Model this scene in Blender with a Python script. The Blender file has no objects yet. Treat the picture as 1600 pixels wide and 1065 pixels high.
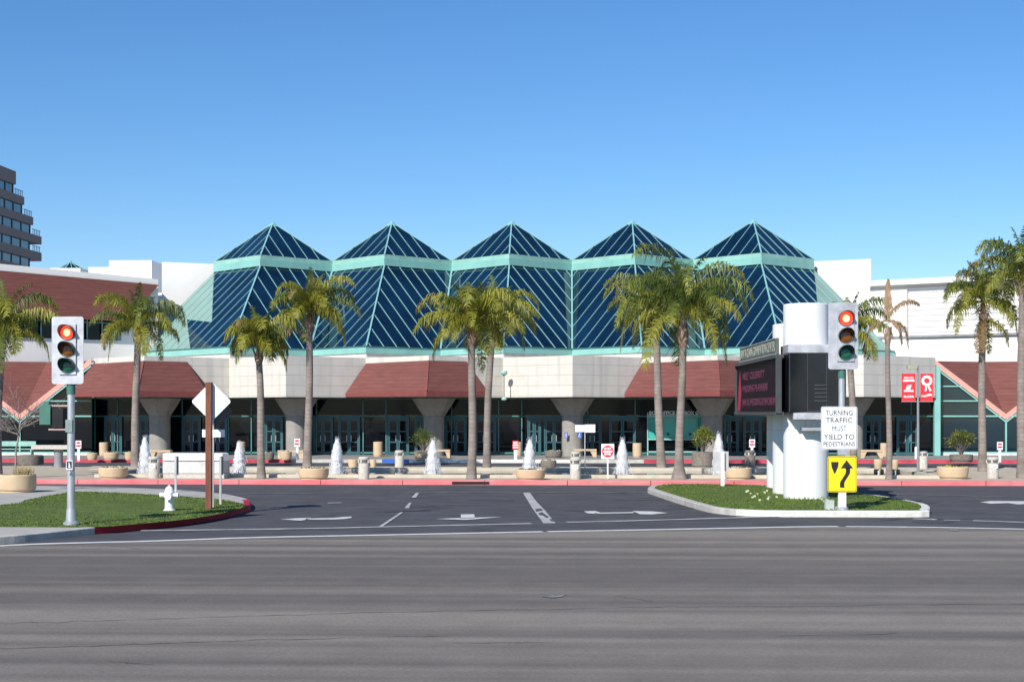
import bpy, math, random
from mathutils import Vector, Matrix
random.seed(7)
PI = math.pi
S = bpy.context.scene
COL = S.collection
# ------------------------------------------------------------------ camera
F, CXP, HY, CAMH = 2290.0, 800.0, 645.0, 2.6
TH = math.radians(2.18)
cd = bpy.data.cameras.new('camera'); cam = bpy.data.objects.new('camera', cd); COL.objects.link(cam)
cam.location = (0, 0, CAMH); cam.rotation_euler = (PI / 2, 0, TH)
cd.sensor_width = 36; cd.lens = F / 1600 * 36; cd.shift_y = 112.5 / 1600
cd.clip_start = .1; cd.clip_end = 6000
S.camera = cam
# ------------------------------------------------------------------ light
SUN_L = Vector((-.60, -1.25, 1.0)).normalized()
w = bpy.data.worlds.new('World'); S.world = w; w.use_nodes = True
nt = w.node_tree; bg = nt.nodes['Background']; sky = nt.nodes.new('ShaderNodeTexSky')
sky.sky_type = 'NISHITA'; sky.sun_disc = False
sky.sun_elevation = math.asin(SUN_L.z); sky.sun_rotation = math.atan2(SUN_L.x, SUN_L.y)
sky.altitude = 0; sky.air_density = 1.0; sky.dust_density = 0.0; sky.ozone_density = 6.0
hs_ = nt.nodes.new('ShaderNodeHueSaturation'); hs_.inputs['Saturation'].default_value = 1.16; hs_.inputs['Value'].default_value = 1.13; hs_.inputs['Hue'].default_value = .503
nt.links.new(sky.outputs[0], hs_.inputs['Color']); nt.links.new(hs_.outputs[0], bg.inputs[0]); bg.inputs[1].default_value = .083
sd = bpy.data.lights.new('sun', 'SUN'); so = bpy.data.objects.new('sun', sd); COL.objects.link(so)
sd.energy = 4.2; sd.angle = math.radians(.5); sd.color = (1, .955, .88)
so.rotation_euler = SUN_L.to_track_quat('Z', 'Y').to_euler(); so.location = (-20, -30, 60)
S.view_settings.view_transform = 'Standard'; S.view_settings.look = 'None'
S.view_settings.exposure = 0.48; S.view_settings.gamma = 1
S.render.engine = 'CYCLES'

# ------------------------------------------------------------------ placement helpers
def P(px, d):
    u = (px - CXP) / F * d
    return (u * math.cos(TH) - d * math.sin(TH), u * math.sin(TH) + d * math.cos(TH))
def D(py, z=0.0): return (CAMH - z) * F / (py - HY)
def G(px, py, z=0.0): return P(px, D(py, z))
def Zy(py, d): return CAMH + (HY - py) * d / F

# ------------------------------------------------------------------ materials
MATS = {}
def _n(t, typ, **kw):
    n = t.nodes.new(typ)
    for k, v in kw.items(): setattr(n, k, v)
    return n
def mat(name, col, rough=.7, spec=.5, metal=0, var=.12, vscale=3.0, vstretch=(1, 1, 1), bump=0, bscale=30, col2=None, emit=None, estr=1, transl=0, dirt=0, ostr=None):
    m = bpy.data.materials.new(name); m.use_nodes = True; t = m.node_tree; b = t.nodes['Principled BSDF']
    tc = _n(t, 'ShaderNodeTexCoord'); mp = _n(t, 'ShaderNodeMapping'); mp.inputs['Scale'].default_value = vstretch
    t.links.new(tc.outputs['Object'], mp.inputs[0])
    no = _n(t, 'ShaderNodeTexNoise'); no.inputs['Scale'].default_value = vscale; no.inputs['Detail'].default_value = 6; no.inputs['Roughness'].default_value = .6
    t.links.new(mp.outputs[0], no.inputs['Vector'])
    rp = _n(t, 'ShaderNodeMapRange'); rp.inputs[1].default_value = .3; rp.inputs[2].default_value = .7
    t.links.new(no.outputs[0], rp.inputs[0])
    c2 = col2 if col2 else tuple(c * (1 - 2 * var) for c in col)
    c1 = col if col2 else tuple(min(1, c * (1 + var * .6)) for c in col)
    mx = _n(t, 'ShaderNodeMix', data_type='RGBA')
    mx.inputs[6].default_value = (*c2, 1); mx.inputs[7].default_value = (*c1, 1)
    t.links.new(rp.outputs[0], mx.inputs[0])
    out = mx.outputs[2]
    if dirt:
        mp2 = _n(t, 'ShaderNodeMapping'); mp2.inputs['Scale'].default_value = (1.6, 1.6, .12); t.links.new(tc.outputs['Object'], mp2.inputs[0])
        n2 = _n(t, 'ShaderNodeTexNoise'); n2.inputs['Scale'].default_value = 1.5; n2.inputs['Detail'].default_value = 8; t.links.new(mp2.outputs[0], n2.inputs['Vector'])
        r2 = _n(t, 'ShaderNodeMapRange'); r2.inputs[1].default_value = .5; r2.inputs[2].default_value = .72; r2.inputs[4].default_value = dirt; t.links.new(n2.outputs[0], r2.inputs[0])
        m2 = _n(t, 'ShaderNodeMix', data_type='RGBA'); m2.inputs[7].default_value = (*(c * .45 for c in col), 1)
        t.links.new(r2.outputs[0], m2.inputs[0]); t.links.new(out, m2.inputs[6]); out = m2.outputs[2]
    t.links.new(out, b.inputs['Base Color'])
    b.inputs['Roughness'].default_value = rough; b.inputs['Specular IOR Level'].default_value = spec; b.inputs['Metallic'].default_value = metal
    if emit: b.inputs['Emission Color'].default_value = (*emit, 1); b.inputs['Emission Strength'].default_value = estr
    if bump:
        bn = _n(t, 'ShaderNodeTexNoise'); bn.inputs['Scale'].default_value = bscale; bn.inputs['Detail'].default_value = 5
        t.links.new(tc.outputs['Object'], bn.inputs['Vector'])
        bu = _n(t, 'ShaderNodeBump'); bu.inputs['Strength'].default_value = bump; bu.inputs['Distance'].default_value = .02
        t.links.new(bn.outputs[0], bu.inputs['Height']); t.links.new(bu.outputs[0], b.inputs['Normal'])
    if transl:
        tr = _n(t, 'ShaderNodeBsdfTranslucent'); t.links.new(out, tr.inputs[0])
        ms = _n(t, 'ShaderNodeMixShader'); ms.inputs[0].default_value = transl
        t.links.new(b.outputs[0], ms.inputs[1]); t.links.new(tr.outputs[0], ms.inputs[2])
        t.links.new(ms.outputs[0], t.nodes['Material Output'].inputs[0])
    MATS[name] = m; return m
def colin(m):
    t = m.node_tree; b = t.nodes['Principled BSDF']; l = b.inputs['Base Color'].links[0]; return t, b, l.from_socket
def lines_z(m, pitch, thick, dark, axis=2, offset=0.0, fac=.8):
    """thin joint lines repeating along an axis of the object"""
    t, b, src = colin(m)
    tc = _n(t, 'ShaderNodeTexCoord'); sp = _n(t, 'ShaderNodeSeparateXYZ'); t.links.new(tc.outputs['Object'], sp.inputs[0])
    a = _n(t, 'ShaderNodeMath', operation='ADD'); a.inputs[1].default_value = offset; t.links.new(sp.outputs[axis], a.inputs[0])
    d = _n(t, 'ShaderNodeMath', operation='DIVIDE'); d.inputs[1].default_value = pitch; t.links.new(a.outputs[0], d.inputs[0])
    f = _n(t, 'ShaderNodeMath', operation='FRACT'); t.links.new(d.outputs[0], f.inputs[0])
    g = _n(t, 'ShaderNodeMath', operation='LESS_THAN'); g.inputs[1].default_value = thick / pitch; t.links.new(f.outputs[0], g.inputs[0])
    k = _n(t, 'ShaderNodeMath', operation='MULTIPLY'); k.inputs[1].default_value = fac; t.links.new(g.outputs[0], k.inputs[0])
    mx = _n(t, 'ShaderNodeMix', data_type='RGBA'); mx.inputs[7].default_value = (*dark, 1)
    t.links.new(k.outputs[0], mx.inputs[0]); t.links.new(src, mx.inputs[6]); t.links.new(mx.outputs[2], b.inputs['Base Color'])

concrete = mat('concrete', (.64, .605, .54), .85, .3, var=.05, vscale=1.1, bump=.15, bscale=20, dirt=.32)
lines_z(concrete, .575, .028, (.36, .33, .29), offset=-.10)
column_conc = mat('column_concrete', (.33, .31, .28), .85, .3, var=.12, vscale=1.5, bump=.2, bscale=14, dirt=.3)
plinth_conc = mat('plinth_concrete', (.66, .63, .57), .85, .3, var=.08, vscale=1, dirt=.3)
white_wall = mat('white_render', (.80, .78, .75), .8, .3, var=.03, vscale=.3, dirt=.06)
ribbed = mat('ribbed_white_metal', (.80, .78, .76), .6, .4, var=.03, vscale=.4)
lines_z(ribbed, .36, .085, (.36, .35, .36), fac=.85)
red_tile = mat('red_shingle', (.185, .071, .058), .85, .25, var=.14, vscale=2.5, vstretch=(.4, .4, 3), bump=.2)
lines_z(red_tile, .21, .05, (.15, .045, .045), fac=.7)
red_lip = mat('red_eave', (.22, .06, .055), .8, .3, var=.1)
salmon = mat('salmon_trim', (.75, .36, .29), .7, .3, var=.08, vscale=2)
turq = mat('turquoise_metal', (.24, .51, .46), .45, .4, var=.07, vscale=.6, dirt=.15)
turq_pale = mat('weathered_turquoise', (.29, .53, .45), .6, .4, var=.09, vscale=.8, dirt=.25)
turq_roof = mat('pale_green_slope', (.235, .36, .31), .5, .4, var=.06, vscale=.5)
teal_door = mat('teal_door_frame', (.035, .11, .13), .4, .5, var=.08)
mull = mat('mullion_metal', (.21, .44, .44), .45, .5, var=.05)
navy = mat('navy_glass', (.003, .019, .044), .04, .9, var=.35, vscale=.35, bump=.05, bscale=.8)
dglass = mat('dark_glass', (.004, .006, .009), .03, .32, var=.3, vscale=.4)
bglass = mat('blue_glass', (.010, .028, .040), .04, .6, var=.3, vscale=.2)
tealglass = mat('teal_blind_glass', (.05, .44, .38), .12, .5, var=.08, vscale=.8)
asphalt = mat('asphalt_drive', (.080, .079, .086), .85, .35, var=.16, vscale=.9, bump=.3, bscale=60)
sidewalk = mat('sidewalk_concrete', (.42, .40, .365), .9, .3, var=.1, vscale=1.2, bump=.2, bscale=40)
plaza_m = mat('plaza_tan', (.48, .41, .31), .9, .3, var=.12, vscale=1.6, bump=.2, bscale=40)
rim_m = mat('basin_rim', (.60, .53, .42), .85, .3, var=.1, vscale=1.4, dirt=.25)
kerb_c = mat('kerb_concrete', (.50, .475, .43), .9, .3, var=.14, vscale=4, bump=.3, dirt=.3)
kerb_w = mat('kerb_painted_white', (.68, .66, .60), .8, .3, var=.10, vscale=7)
kerb_r = mat('kerb_painted_red', (.42, .02, .045), .7, .3, var=.12, vscale=5, dirt=.3)
kerb_p = mat('kerb_faded_red', (.66, .13, .15), .75, .3, col2=(.62, .26, .25), vscale=1.1, vstretch=(.6, 3, 3), dirt=.2)
kerb_rb = mat('kerb_back_red', (.52, .06, .09), .75, .3, var=.2, vscale=1.2)
line_m = mat('road_paint', (.52, .52, .50), .8, .3, col2=(.26, .26, .265), vscale=2.2)
line_b = mat('road_paint_bright', (.62, .62, .60), .8, .3, var=.12, vscale=4)
line_d = mat('worn_road_paint', (.27, .27, .26), .8, .3, col2=(.10, .10, .105), vscale=2.5)
grass_m = mat('grass', (.12, .17, .040), .8, .2, col2=(.075, .105, .028), vscale=1.3, bump=.5, bscale=80)
blade_m = mat('grass_blade', (.175, .250, .05), .7, .2, col2=(.095, .14, .03), vscale=1.6, transl=.3)
frond_g = mat('frond_green', (.16, .205, .035), .5, .4, col2=(.075, .11, .025), vscale=3, transl=.3)
frond_y = mat('frond_yellow_green', (.37, .35, .04), .5, .4, col2=(.20, .215, .03), vscale=3, transl=.35)
frond_b = mat('frond_brown', (.30, .185, .085), .7, .3, col2=(.16, .11, .045), vscale=3, transl=.25)
frond_dead = mat('frond_dead', (.42, .29, .17), .8, .2, col2=(.26, .17, .10), vscale=3, transl=.2)
trunk_m = mat('palm_trunk', (.29, .245, .215), .9, .2, var=.22, vscale=2.2, bump=.4)
lines_z(trunk_m, .17, .035, (.17, .145, .125), fac=.6)
shaft_m = mat('palm_boot', (.36, .25, .18), .9, .2, var=.3, vscale=6, vstretch=(3, 3, .6))
bark_m = mat('grey_bark', (.30, .26, .23), .9, .2, var=.2, vscale=8)
planter_m = mat('tan_planter', (.60, .45, .29), .85, .3, var=.07, vscale=3, bump=.2, dirt=.12)
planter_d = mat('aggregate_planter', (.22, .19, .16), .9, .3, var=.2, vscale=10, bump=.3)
soil_m = mat('soil', (.06, .045, .03), .95, .1, var=.3, vscale=9)
bin_m = mat('bin_aggregate', (.56, .53, .47), .9, .3, var=.12, vscale=12, bump=.3)
bin_d = mat('bin_opening', (.16, .16, .16), .5, .4, var=.2)
white_p = mat('white_paint', (.80, .80, .79), .5, .4, var=.03, vscale=3)
drum_m = mat('white_drum_paint', (.76, .76, .75), .5, .35, var=.03, vscale=1.2, vstretch=(3, 3, .3), dirt=.10)
lines_z(drum_m, 1.92, .014, (.42, .42, .42))
steel = mat('galvanised_steel', (.62, .63, .64), .38, .5, metal=.6, var=.12, vscale=6, vstretch=(2, 2, .4))
plate_m = mat('aluminium_plate', (.58, .59, .62), .45, .5, metal=.35, var=.20, vscale=2.6)
grey_p = mat('grey_paint', (.25, .26, .27), .6, .4, var=.1)
dgrey = mat('dark_grey_paint', (.05, .055, .06), .5, .4, var=.15)
black_p = mat('black_gloss', (.012, .012, .016), .18, .5, var=.3, vscale=1.2)
black_m = mat('black_matt', (.015, .015, .017), .7, .3, var=.2)
brown_p = mat('rust_brown_post', (.20, .075, .045), .7, .3, var=.2, vscale=5, vstretch=(2, 2, .5))
dgreen = mat('signal_green', (.06, .17, .13), .5, .4, var=.1)
sign_w = mat('sign_white', (.82, .83, .84), .45, .4, var=.02)
sign_y = mat('sign_yellow', (.90, .66, .015), .45, .4, var=.03)
sign_r = mat('sign_red', (.62, .03, .04), .45, .4, var=.05)
sign_k = mat('sign_black', (.02, .02, .022), .5, .4, var=.05)
sign_b = mat('sign_blue', (.03, .12, .50), .45, .4, var=.05)
ban_r = mat('banner_red', (.74, .045, .055), .7, .2, var=.05)
led_m = mat('led_panel', (.014, .006, .010), .6, .15, var=.2)
led_t = mat('led_text', (.10, .03, .055), .6, .2, var=.1, emit=(.75, .12, .35), estr=.025)
led_r = mat('led_red', (.26, .015, .04), .5, .3, var=.1, emit=(.8, .05, .15), estr=.1)
plq = mat('name_plate_green', (.10, .13, .11), .5, .4, var=.15)
plq_t = mat('name_plate_letters', (.36, .37, .31), .5, .4, var=.05)
lens_r = mat('lens_red_lit', (.6, .02, .01), .3, .5, var=.02, emit=(1, .06, .03), estr=1.3)
lens_h = mat('lens_red_core', (.9, .4, .2), .3, .5, var=.02, emit=(1, .55, .18), estr=2.2)
lens_a = mat('lens_amber_off', (.21, .065, .006), .2, .6, var=.1)
lens_g = mat('lens_green_off', (.006, .10, .06), .2, .6, var=.1)
tower_c = mat('tower_brown_stone', (.20, .175, .17), .8, .3, var=.06, vscale=.1)
tower_g = mat('tower_glass', (.05, .13, .20), .05, .7, var=.35, vscale=.12, vstretch=(1, 1, .2))
water_m = mat('basin_water', (.05, .06, .06), .05, .5, var=.2)
jet_m = mat('white_water', (.95, .95, .96), .7, .3, var=.01, vscale=6, transl=.30)
jet_m.node_tree.nodes['Principled BSDF'].inputs['Alpha'].default_value = .72
jet_m.node_tree.nodes['Principled BSDF'].inputs['Subsurface Weight'].default_value = .5
jet_m.node_tree.nodes['Principled BSDF'].inputs['Subsurface Radius'].default_value = (.2, .2, .2)
leaf_d = mat('shrub_leaf', (.10, .14, .03), .6, .3, col2=(.05, .075, .02), vscale=4, transl=.25)
fl_w = mat('white_petal', (.75, .76, .60), .7, .2, var=.05)
fl_y = mat('yellow_petal', (.75, .65, .05), .7, .2, var=.1)
drygrass = mat('dry_grass', (.38, .30, .16), .8, .2, var=.2)

# foreground road: soft darker bands running with the road
road_m = mat('asphalt_road', (.235, .208, .176), .85, .3, var=.07, vscale=1.2, bump=.3, bscale=70)
t, b, src = colin(road_m)
tc = _n(t, 'ShaderNodeTexCoord'); mp = _n(t, 'ShaderNodeMapping'); mp.inputs['Rotation'].default_value = (0, 0, math.radians(-6.5)); mp.inputs['Scale'].default_value = (.013, .62, 1)
t.links.new(tc.outputs['Object'], mp.inputs[0])
n1 = _n(t, 'ShaderNodeTexNoise'); n1.inputs['Scale'].default_value = 1.0; n1.inputs['Detail'].default_value = 3; n1.inputs['Roughness'].default_value = .55
t.links.new(mp.outputs[0], n1.inputs['Vector'])
r1 = _n(t, 'ShaderNodeMapRange'); r1.inputs[1].default_value = .40; r1.inputs[2].default_value = .60; t.links.new(n1.outputs[0], r1.inputs[0])
mx = _n(t, 'ShaderNodeMix', data_type='RGBA', blend_type='MULTIPLY'); mx.inputs[0].default_value = 1
cr = _n(t, 'ShaderNodeMix', data_type='RGBA'); cr.inputs[6].default_value = (.58, .58, .60, 1); cr.inputs[7].default_value = (1, 1, 1, 1)
t.links.new(r1.outputs[0], cr.inputs[0]); t.links.new(src, mx.inputs[6]); t.links.new(cr.outputs[2], mx.inputs[7]); t.links.new(mx.outputs[2], b.inputs['Base Color'])
def speckle(m, amt):
    t, b, src = colin(m)
    tc = _n(t, 'ShaderNodeTexCoord'); n = _n(t, 'ShaderNodeTexNoise'); n.inputs['Scale'].default_value = 22; n.inputs['Detail'].default_value = 8; n.inputs['Roughness'].default_value = .8
    t.links.new(tc.outputs['Object'], n.inputs['Vector'])
    r = _n(t, 'ShaderNodeMapRange'); r.inputs[1].default_value = .3; r.inputs[2].default_value = .7; r.inputs[3].default_value = 1 - amt; r.inputs[4].default_value = 1 + amt
    t.links.new(n.outputs[0], r.inputs[0])
    v = _n(t, 'ShaderNodeVectorMath', operation='SCALE'); t.links.new(src, v.inputs[0]); t.links.new(r.outputs[0], v.inputs['Scale']); t.links.new(v.outputs[0], b.inputs['Base Color'])
speckle(road_m, .30); speckle(asphalt, .12)

# ------------------------------------------------------------------ mesh builder
class MB:
    def __init__(s): s.v = []; s.f = []; s.m = []; s.sm = []; s.cur = 0
    def face(s, pts, smooth=False):
        i = len(s.v); s.v += [tuple(p) for p in pts]; s.f.append(tuple(range(i, i + len(pts)))); s.m.append(s.cur); s.sm.append(smooth)
    def box(s, c, size, rz=0.0):
        hx, hy, hz = size[0] / 2, size[1] / 2, size[2] / 2; cs, sn = math.cos(rz), math.sin(rz); i = len(s.v)
        for z in (-hz, hz):
            for x, y in ((-hx, -hy), (hx, -hy), (hx, hy), (-hx, hy)):
                s.v.append((c[0] + x * cs - y * sn, c[1] + x * sn + y * cs, c[2] + z))
        for q in ((0, 3, 2, 1), (4, 5, 6, 7), (0, 1, 5, 4), (1, 2, 6, 5), (2, 3, 7, 6), (3, 0, 4, 7)):
            s.f.append(tuple(i + k for k in q)); s.m.append(s.cur); s.sm.append(False)
    def prism(s, poly, z0, z1):
        n = len(poly); a = sum(poly[k][0] * poly[(k + 1) % n][1] - poly[(k + 1) % n][0] * poly[k][1] for k in range(n))
        if a < 0: poly = list(reversed(poly))
        zt = z1 if callable(z1) else (lambda p: z1)
        i = len(s.v); s.v += [(p[0], p[1], z0) for p in poly] + [(p[0], p[1], zt(p)) for p in poly]
        s.f.append(tuple(reversed(range(i, i + n)))); s.f.append(tuple(range(i + n, i + 2 * n)))
        for k in range(n): s.f.append((i + k, i + (k + 1) % n, i + n + (k + 1) % n, i + n + k))
        s.m += [s.cur] * (n + 2); s.sm += [False] * (n + 2)
    def bar(s, p, q, w, h=None, up=(0, 0, 1)):
        h = h or w; p = Vector(p); q = Vector(q); d = (q - p).normalized(); u = Vector(up)
        a = d.cross(u)
        if a.length < 1e-4: a = d.cross(Vector((0, 1, 0)))
        a.normalize(); b2 = a.cross(d).normalized(); i = len(s.v)
        for e in (p, q):
            for x, y in ((-1, -1), (1, -1), (1, 1), (-1, 1)): s.v.append(tuple(e + a * (x * w / 2) + b2 * (y * h / 2)))
        for qd in ((0, 1, 2, 3), (7, 6, 5, 4), (0, 4, 5, 1), (1, 5, 6, 2), (2, 6, 7, 3), (3, 7, 4, 0)):
            s.f.append(tuple(i + k for k in qd)); s.m.append(s.cur); s.sm.append(False)
    def tube(s, pts, rad, n=10, cap=True, smooth=True):
        pts = [Vector(p) for p in pts]; i0 = len(s.v)
        prev = None
        for k, p in enumerate(pts):
            d = (pts[min(k + 1, len(pts) - 1)] - pts[max(k - 1, 0)]).normalized()
            if prev is None:
                a = d.cross(Vector((0, 1, 0)))
                if a.length < .1: a = d.cross(Vector((1, 0, 0)))
            else: a = prev - d * prev.dot(d)
            a.normalize(); prev = a; b2 = d.cross(a); r = rad[k] if isinstance(rad, (list, tuple)) else rad
            for j in range(n):
                t = 2 * PI * j / n; s.v.append(tuple(p + (a * math.cos(t) + b2 * math.sin(t)) * r))
        for k in range(len(pts) - 1):
            for j in range(n):
                s.f.append((i0 + k * n + j, i0 + k * n + (j + 1) % n, i0 + (k + 1) * n + (j + 1) % n, i0 + (k + 1) * n + j)); s.m.append(s.cur); s.sm.append(smooth)
        if cap: s.caps(i0, len(pts), n)
    def lathe(s, prof, n=28, c=(0, 0, 0), smooth=True, wob=0):
        """prof: (r,z) from bottom to top"""
        i0 = len(s.v); nv = 0
        def ring(r, z):
            for j in range(n):
                t = 2 * PI * j / n; rr = r * (1 + wob * random.uniform(-1, 1)); s.v.append((c[0] + rr * math.cos(t), c[1] + rr * math.sin(t), c[2] + z))
        if wob:
            for r, z in prof: ring(r, z)
            for k in range(len(prof) - 1):
                for j in range(n): s.f.append((i0 + k * n + j, i0 + k * n + (j + 1) % n, i0 + (k + 1) * n + (j + 1) % n, i0 + (k + 1) * n + j)); s.m.append(s.cur); s.sm.append(True)
            s.caps(i0, len(prof), n); return
        segs = []; cur = [0]
        def ang(k): return math.atan2(prof[k + 1][1] - prof[k][1], prof[k + 1][0] - prof[k][0])
        for k in range(1, len(prof) - 1):
            cur.append(k)
            if abs((ang(k) - ang(k - 1) + PI) % (2 * PI) - PI) > .6: segs.append(cur); cur = [k]
        cur.append(len(prof) - 1); segs.append(cur)
        first = last = None
        for sg in segs:
            b0 = len(s.v)
            for k in sg: ring(*prof[k])
            if first is None: first = b0
            last = len(s.v) - n
            for q in range(len(sg) - 1):
                for j in range(n): s.f.append((b0 + q * n + j, b0 + q * n + (j + 1) % n, b0 + (q + 1) * n + (j + 1) % n, b0 + (q + 1) * n + j)); s.m.append(s.cur); s.sm.append(smooth)
        e = len(s.v); s.v += s.v[first:first + n] + s.v[last:last + n]
        s.f.append(tuple(reversed(range(e, e + n)))); s.f.append(tuple(range(e + n, e + 2 * n))); s.m += [s.cur] * 2; s.sm += [False] * 2
    def caps(s, i0, k, n):
        e = len(s.v); s.v += s.v[i0:i0 + n] + s.v[i0 + (k - 1) * n:i0 + k * n]
        s.f.append(tuple(reversed(range(e, e + n)))); s.f.append(tuple(range(e + n, e + 2 * n))); s.m += [s.cur] * 2; s.sm += [False] * 2
    def build(s, name, m, parent=None, loc=None, **kw):
        me = bpy.data.meshes.new(name); me.from_pydata(s.v, [], s.f)
        for mm in (m if isinstance(m, (list, tuple)) else [m]): me.materials.append(mm)
        me.polygons.foreach_set('material_index', s.m); me.polygons.foreach_set('use_smooth', s.sm); me.update()
        o = bpy.data.objects.new(name, me); COL.objects.link(o)
        if parent is not None: o.parent = parent
        if loc is not None: o.location = loc
        for k, v in kw.items(): o[k] = v
        return o
def thing(name, loc, label, cat, group=None, rz=0.0):
    o = bpy.data.objects.new(name, None); COL.objects.link(o); o.location = loc if len(loc) == 3 else (*loc, 0); o.rotation_euler = (0, 0, rz)
    o['label'] = label; o['category'] = cat
    if group: o['group'] = group
    o.empty_display_size = .3
    return o
def dup(root, loc, label, rz=None, group=None, sc=None):
    r = root.copy(); COL.objects.link(r); r.location = loc
    if rz is not None: r.rotation_euler = (0, 0, rz)
    if sc: r.scale = sc
    r['label'] = label
    if group: r['group'] = group
    for ch in root.children:
        c = ch.copy(); COL.objects.link(c); c.parent = r
        for g in ch.children:
            d = g.copy(); COL.objects.link(d); d.parent = c
    return r
def text(name, body, size, m, parent, loc, rot=(PI / 2, 0, 0), xs=1.0, ext=.004, bold=0, space=1.0, align='CENTER', fitw=None, **kw):
    c = bpy.data.curves.new(name, 'FONT'); c.body = body; c.size = size; c.extrude = ext; c.offset = bold; c.align_x = align; c.align_y = 'CENTER'; c.space_character = space; c.resolution_u = 3
    o = bpy.data.objects.new(name, c); COL.objects.link(o)
    dg = bpy.context.evaluated_depsgraph_get(); me = bpy.data.meshes.new_from_object(o.evaluated_get(dg))
    COL.objects.unlink(o); bpy.data.objects.remove(o)
    if fitw:
        xsb = [v.co.x for v in me.vertices]; xs = fitw / (max(xsb) - min(xsb))
    for v in me.vertices: v.co.x *= xs
    me.materials.clear(); me.materials.append(m)
    o = bpy.data.objects.new(name, me); COL.objects.link(o); o.parent = parent; o.location = loc; o.rotation_euler = rot
    for k, v in kw.items(): o[k] = v
    return o
def sheet(name, pts, z, m, **kw):
    b = MB(); a = sum(pts[k][0] * pts[(k + 1) % len(pts)][1] - pts[(k + 1) % len(pts)][0] * pts[k][1] for k in range(len(pts)))
    if a < 0: pts = list(reversed(pts))
    b.face([(p[0], p[1], z) for p in pts]); return b.build(name, m, kind='structure', **kw)
def ribbon(b, pts, w, z):
    """flat strip of width w along ground polyline"""
    n = len(pts)
    L = []; R = []
    for k in range(n):
        a = Vector(pts[max(k - 1, 0)]); c = Vector(pts[min(k + 1, n - 1)]); d = (c - a).normalized(); nn = Vector((-d.y, d.x)); p = Vector(pts[k]); ww = w[k] if isinstance(w, list) else w
        L.append(p + nn * ww / 2); R.append(p - nn * ww / 2)
    for k in range(n - 1): b.face([(*R[k], z), (*R[k + 1], z), (*L[k + 1], z), (*L[k], z)])
def smoothline(pts, n=8):
    out = []
    for k in range(len(pts) - 1):
        p0 = Vector(pts[max(k - 1, 0)]); p1 = Vector(pts[k]); p2 = Vector(pts[k + 1]); p3 = Vector(pts[min(k + 2, len(pts) - 1)])
        for i in range(n):
            t = i / n
            out.append(.5 * ((2 * p1) + (-p0 + p2) * t + (2 * p0 - 5 * p1 + 4 * p2 - p3) * t * t + (-p0 + 3 * p1 - 3 * p2 + p3) * t ** 3))
    out.append(Vector(pts[-1])); return out

# ================================================================== GROUND
sheet('ground', [(-3000, -300), (3000, -300), (3000, 4000), (-3000, 4000)], -.016, sidewalk)
xl = [(-900, 905), (-500, 884), (-200, 865), (0, 852), (120, 847.5), (240, 844.5), (400, 839), (600, 835), (850, 830), (1010, 827), (1240, 822.5), (1340, 822), (1600, 826), (2000, 834), (2600, 848)]
bnd = [G(*p) for p in xl]
bs = smoothline(bnd, 6)
sheet('road', [(40, -30), (-40, -30)] + [tuple(p) for p in bs], -.004, road_m)
sheet('driveway', [tuple(p) for p in bs] + [(60, 76.5), (-60, 76.5)], -.008, asphalt)
# ---- painted lines
def paint(name, m, polys=(), lines=(), z=.004):
    b = MB()
    for w_, pts in lines: ribbon(b, smoothline([G(*p) for p in pts], 4), w_, z)
    for pp in polys:
        q = [G(*p) for p in pp]
        a = sum(q[k][0] * q[(k + 1) % len(q)][1] - q[(k + 1) % len(q)][0] * q[k][1] for k in range(len(q)))
        if a < 0: q.reverse()
        b.face([(*p, z) for p in q])
    return b.build(name, m, kind='structure')
paint('crosswalk_line', line_b, lines=[(.30, [(-300, 871), (0, 852.5), (120, 848), (240, 845), (400, 839.5), (600, 835.5), (848, 830.5)]), (.30, [(856, 830.3), (1010, 827.5), (1240, 823), (1310, 822.3)]), (.28, [(1322, 822.3), (1450, 823.5), (1600, 826.5), (1800, 831)])], z=.006)
paint('stop_line', line_m, lines=[(.26, [(220, 828.5), (400, 826.5), (520, 824.5)]), (.26, [(520, 824.5), (650, 821.5), (830, 817.5)]), (.26, [(885, 815.5), (1010, 812.5), (1215, 806.5)]), (.28, [(1428, 810), (1463, 811.5)]), (.2, [(1475, 812), (1500, 812.5)]), (.26, [(1520, 813), (1600, 815.5), (1700, 818)])])
paint('far_lane_line', line_d, lines=[(.22, [(270, 772.5), (480, 770), (650, 769.3), (815, 769)]), (.22, [(830, 769), (1010, 768.8), (1020, 769)]), (.22, [(1335, 771.5), (1450, 773), (1600, 776.5), (1800, 782)])])
paint('lane_dash', line_m, polys=[[(592, 822), (598, 822), (630, 800), (626, 800)], [(632, 793.5), (639, 793.5), (643, 785), (639, 785)], [(643, 777), (650, 777), (655, 769.5), (650, 769.5)]])
paint('median_stripe', line_m, polys=[[(817, 769.4), (828, 769.4), (838, 783), (826, 784)], [(826, 784), (838, 783), (848, 793), (832, 794)], [(832, 794), (848, 793), (868, 817), (849, 817)]], z=.003)
paint('median_tar_patch', asphalt, polys=[[(836, 795.5), (845, 794.6), (849, 797), (843, 798.2), (838, 799.4)], [(841, 801.5), (847, 799.8), (852, 803.6), (858, 807.5), (854, 809), (848, 805.2), (843, 804.6)], [(858, 811), (863, 810.4), (866, 814.5), (861, 814)]], z=.008)
paint('turn_arrow', line_b, polys=[[(438, 811), (470, 809), (486, 808.6), (484, 810.2), (470, 813)], [(478, 809.8), (520, 808.8), (548, 806.6), (550, 808.5), (538, 810.4), (520, 811.2), (478, 811.4)]])
paint('straight_arrow', line_b, polys=[[(680, 810.5), (720, 809), (785, 807.3), (742, 811), (728, 812)], [(720, 803.5), (741, 803), (742, 809.4), (720, 809.8)]], z=.007)
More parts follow.
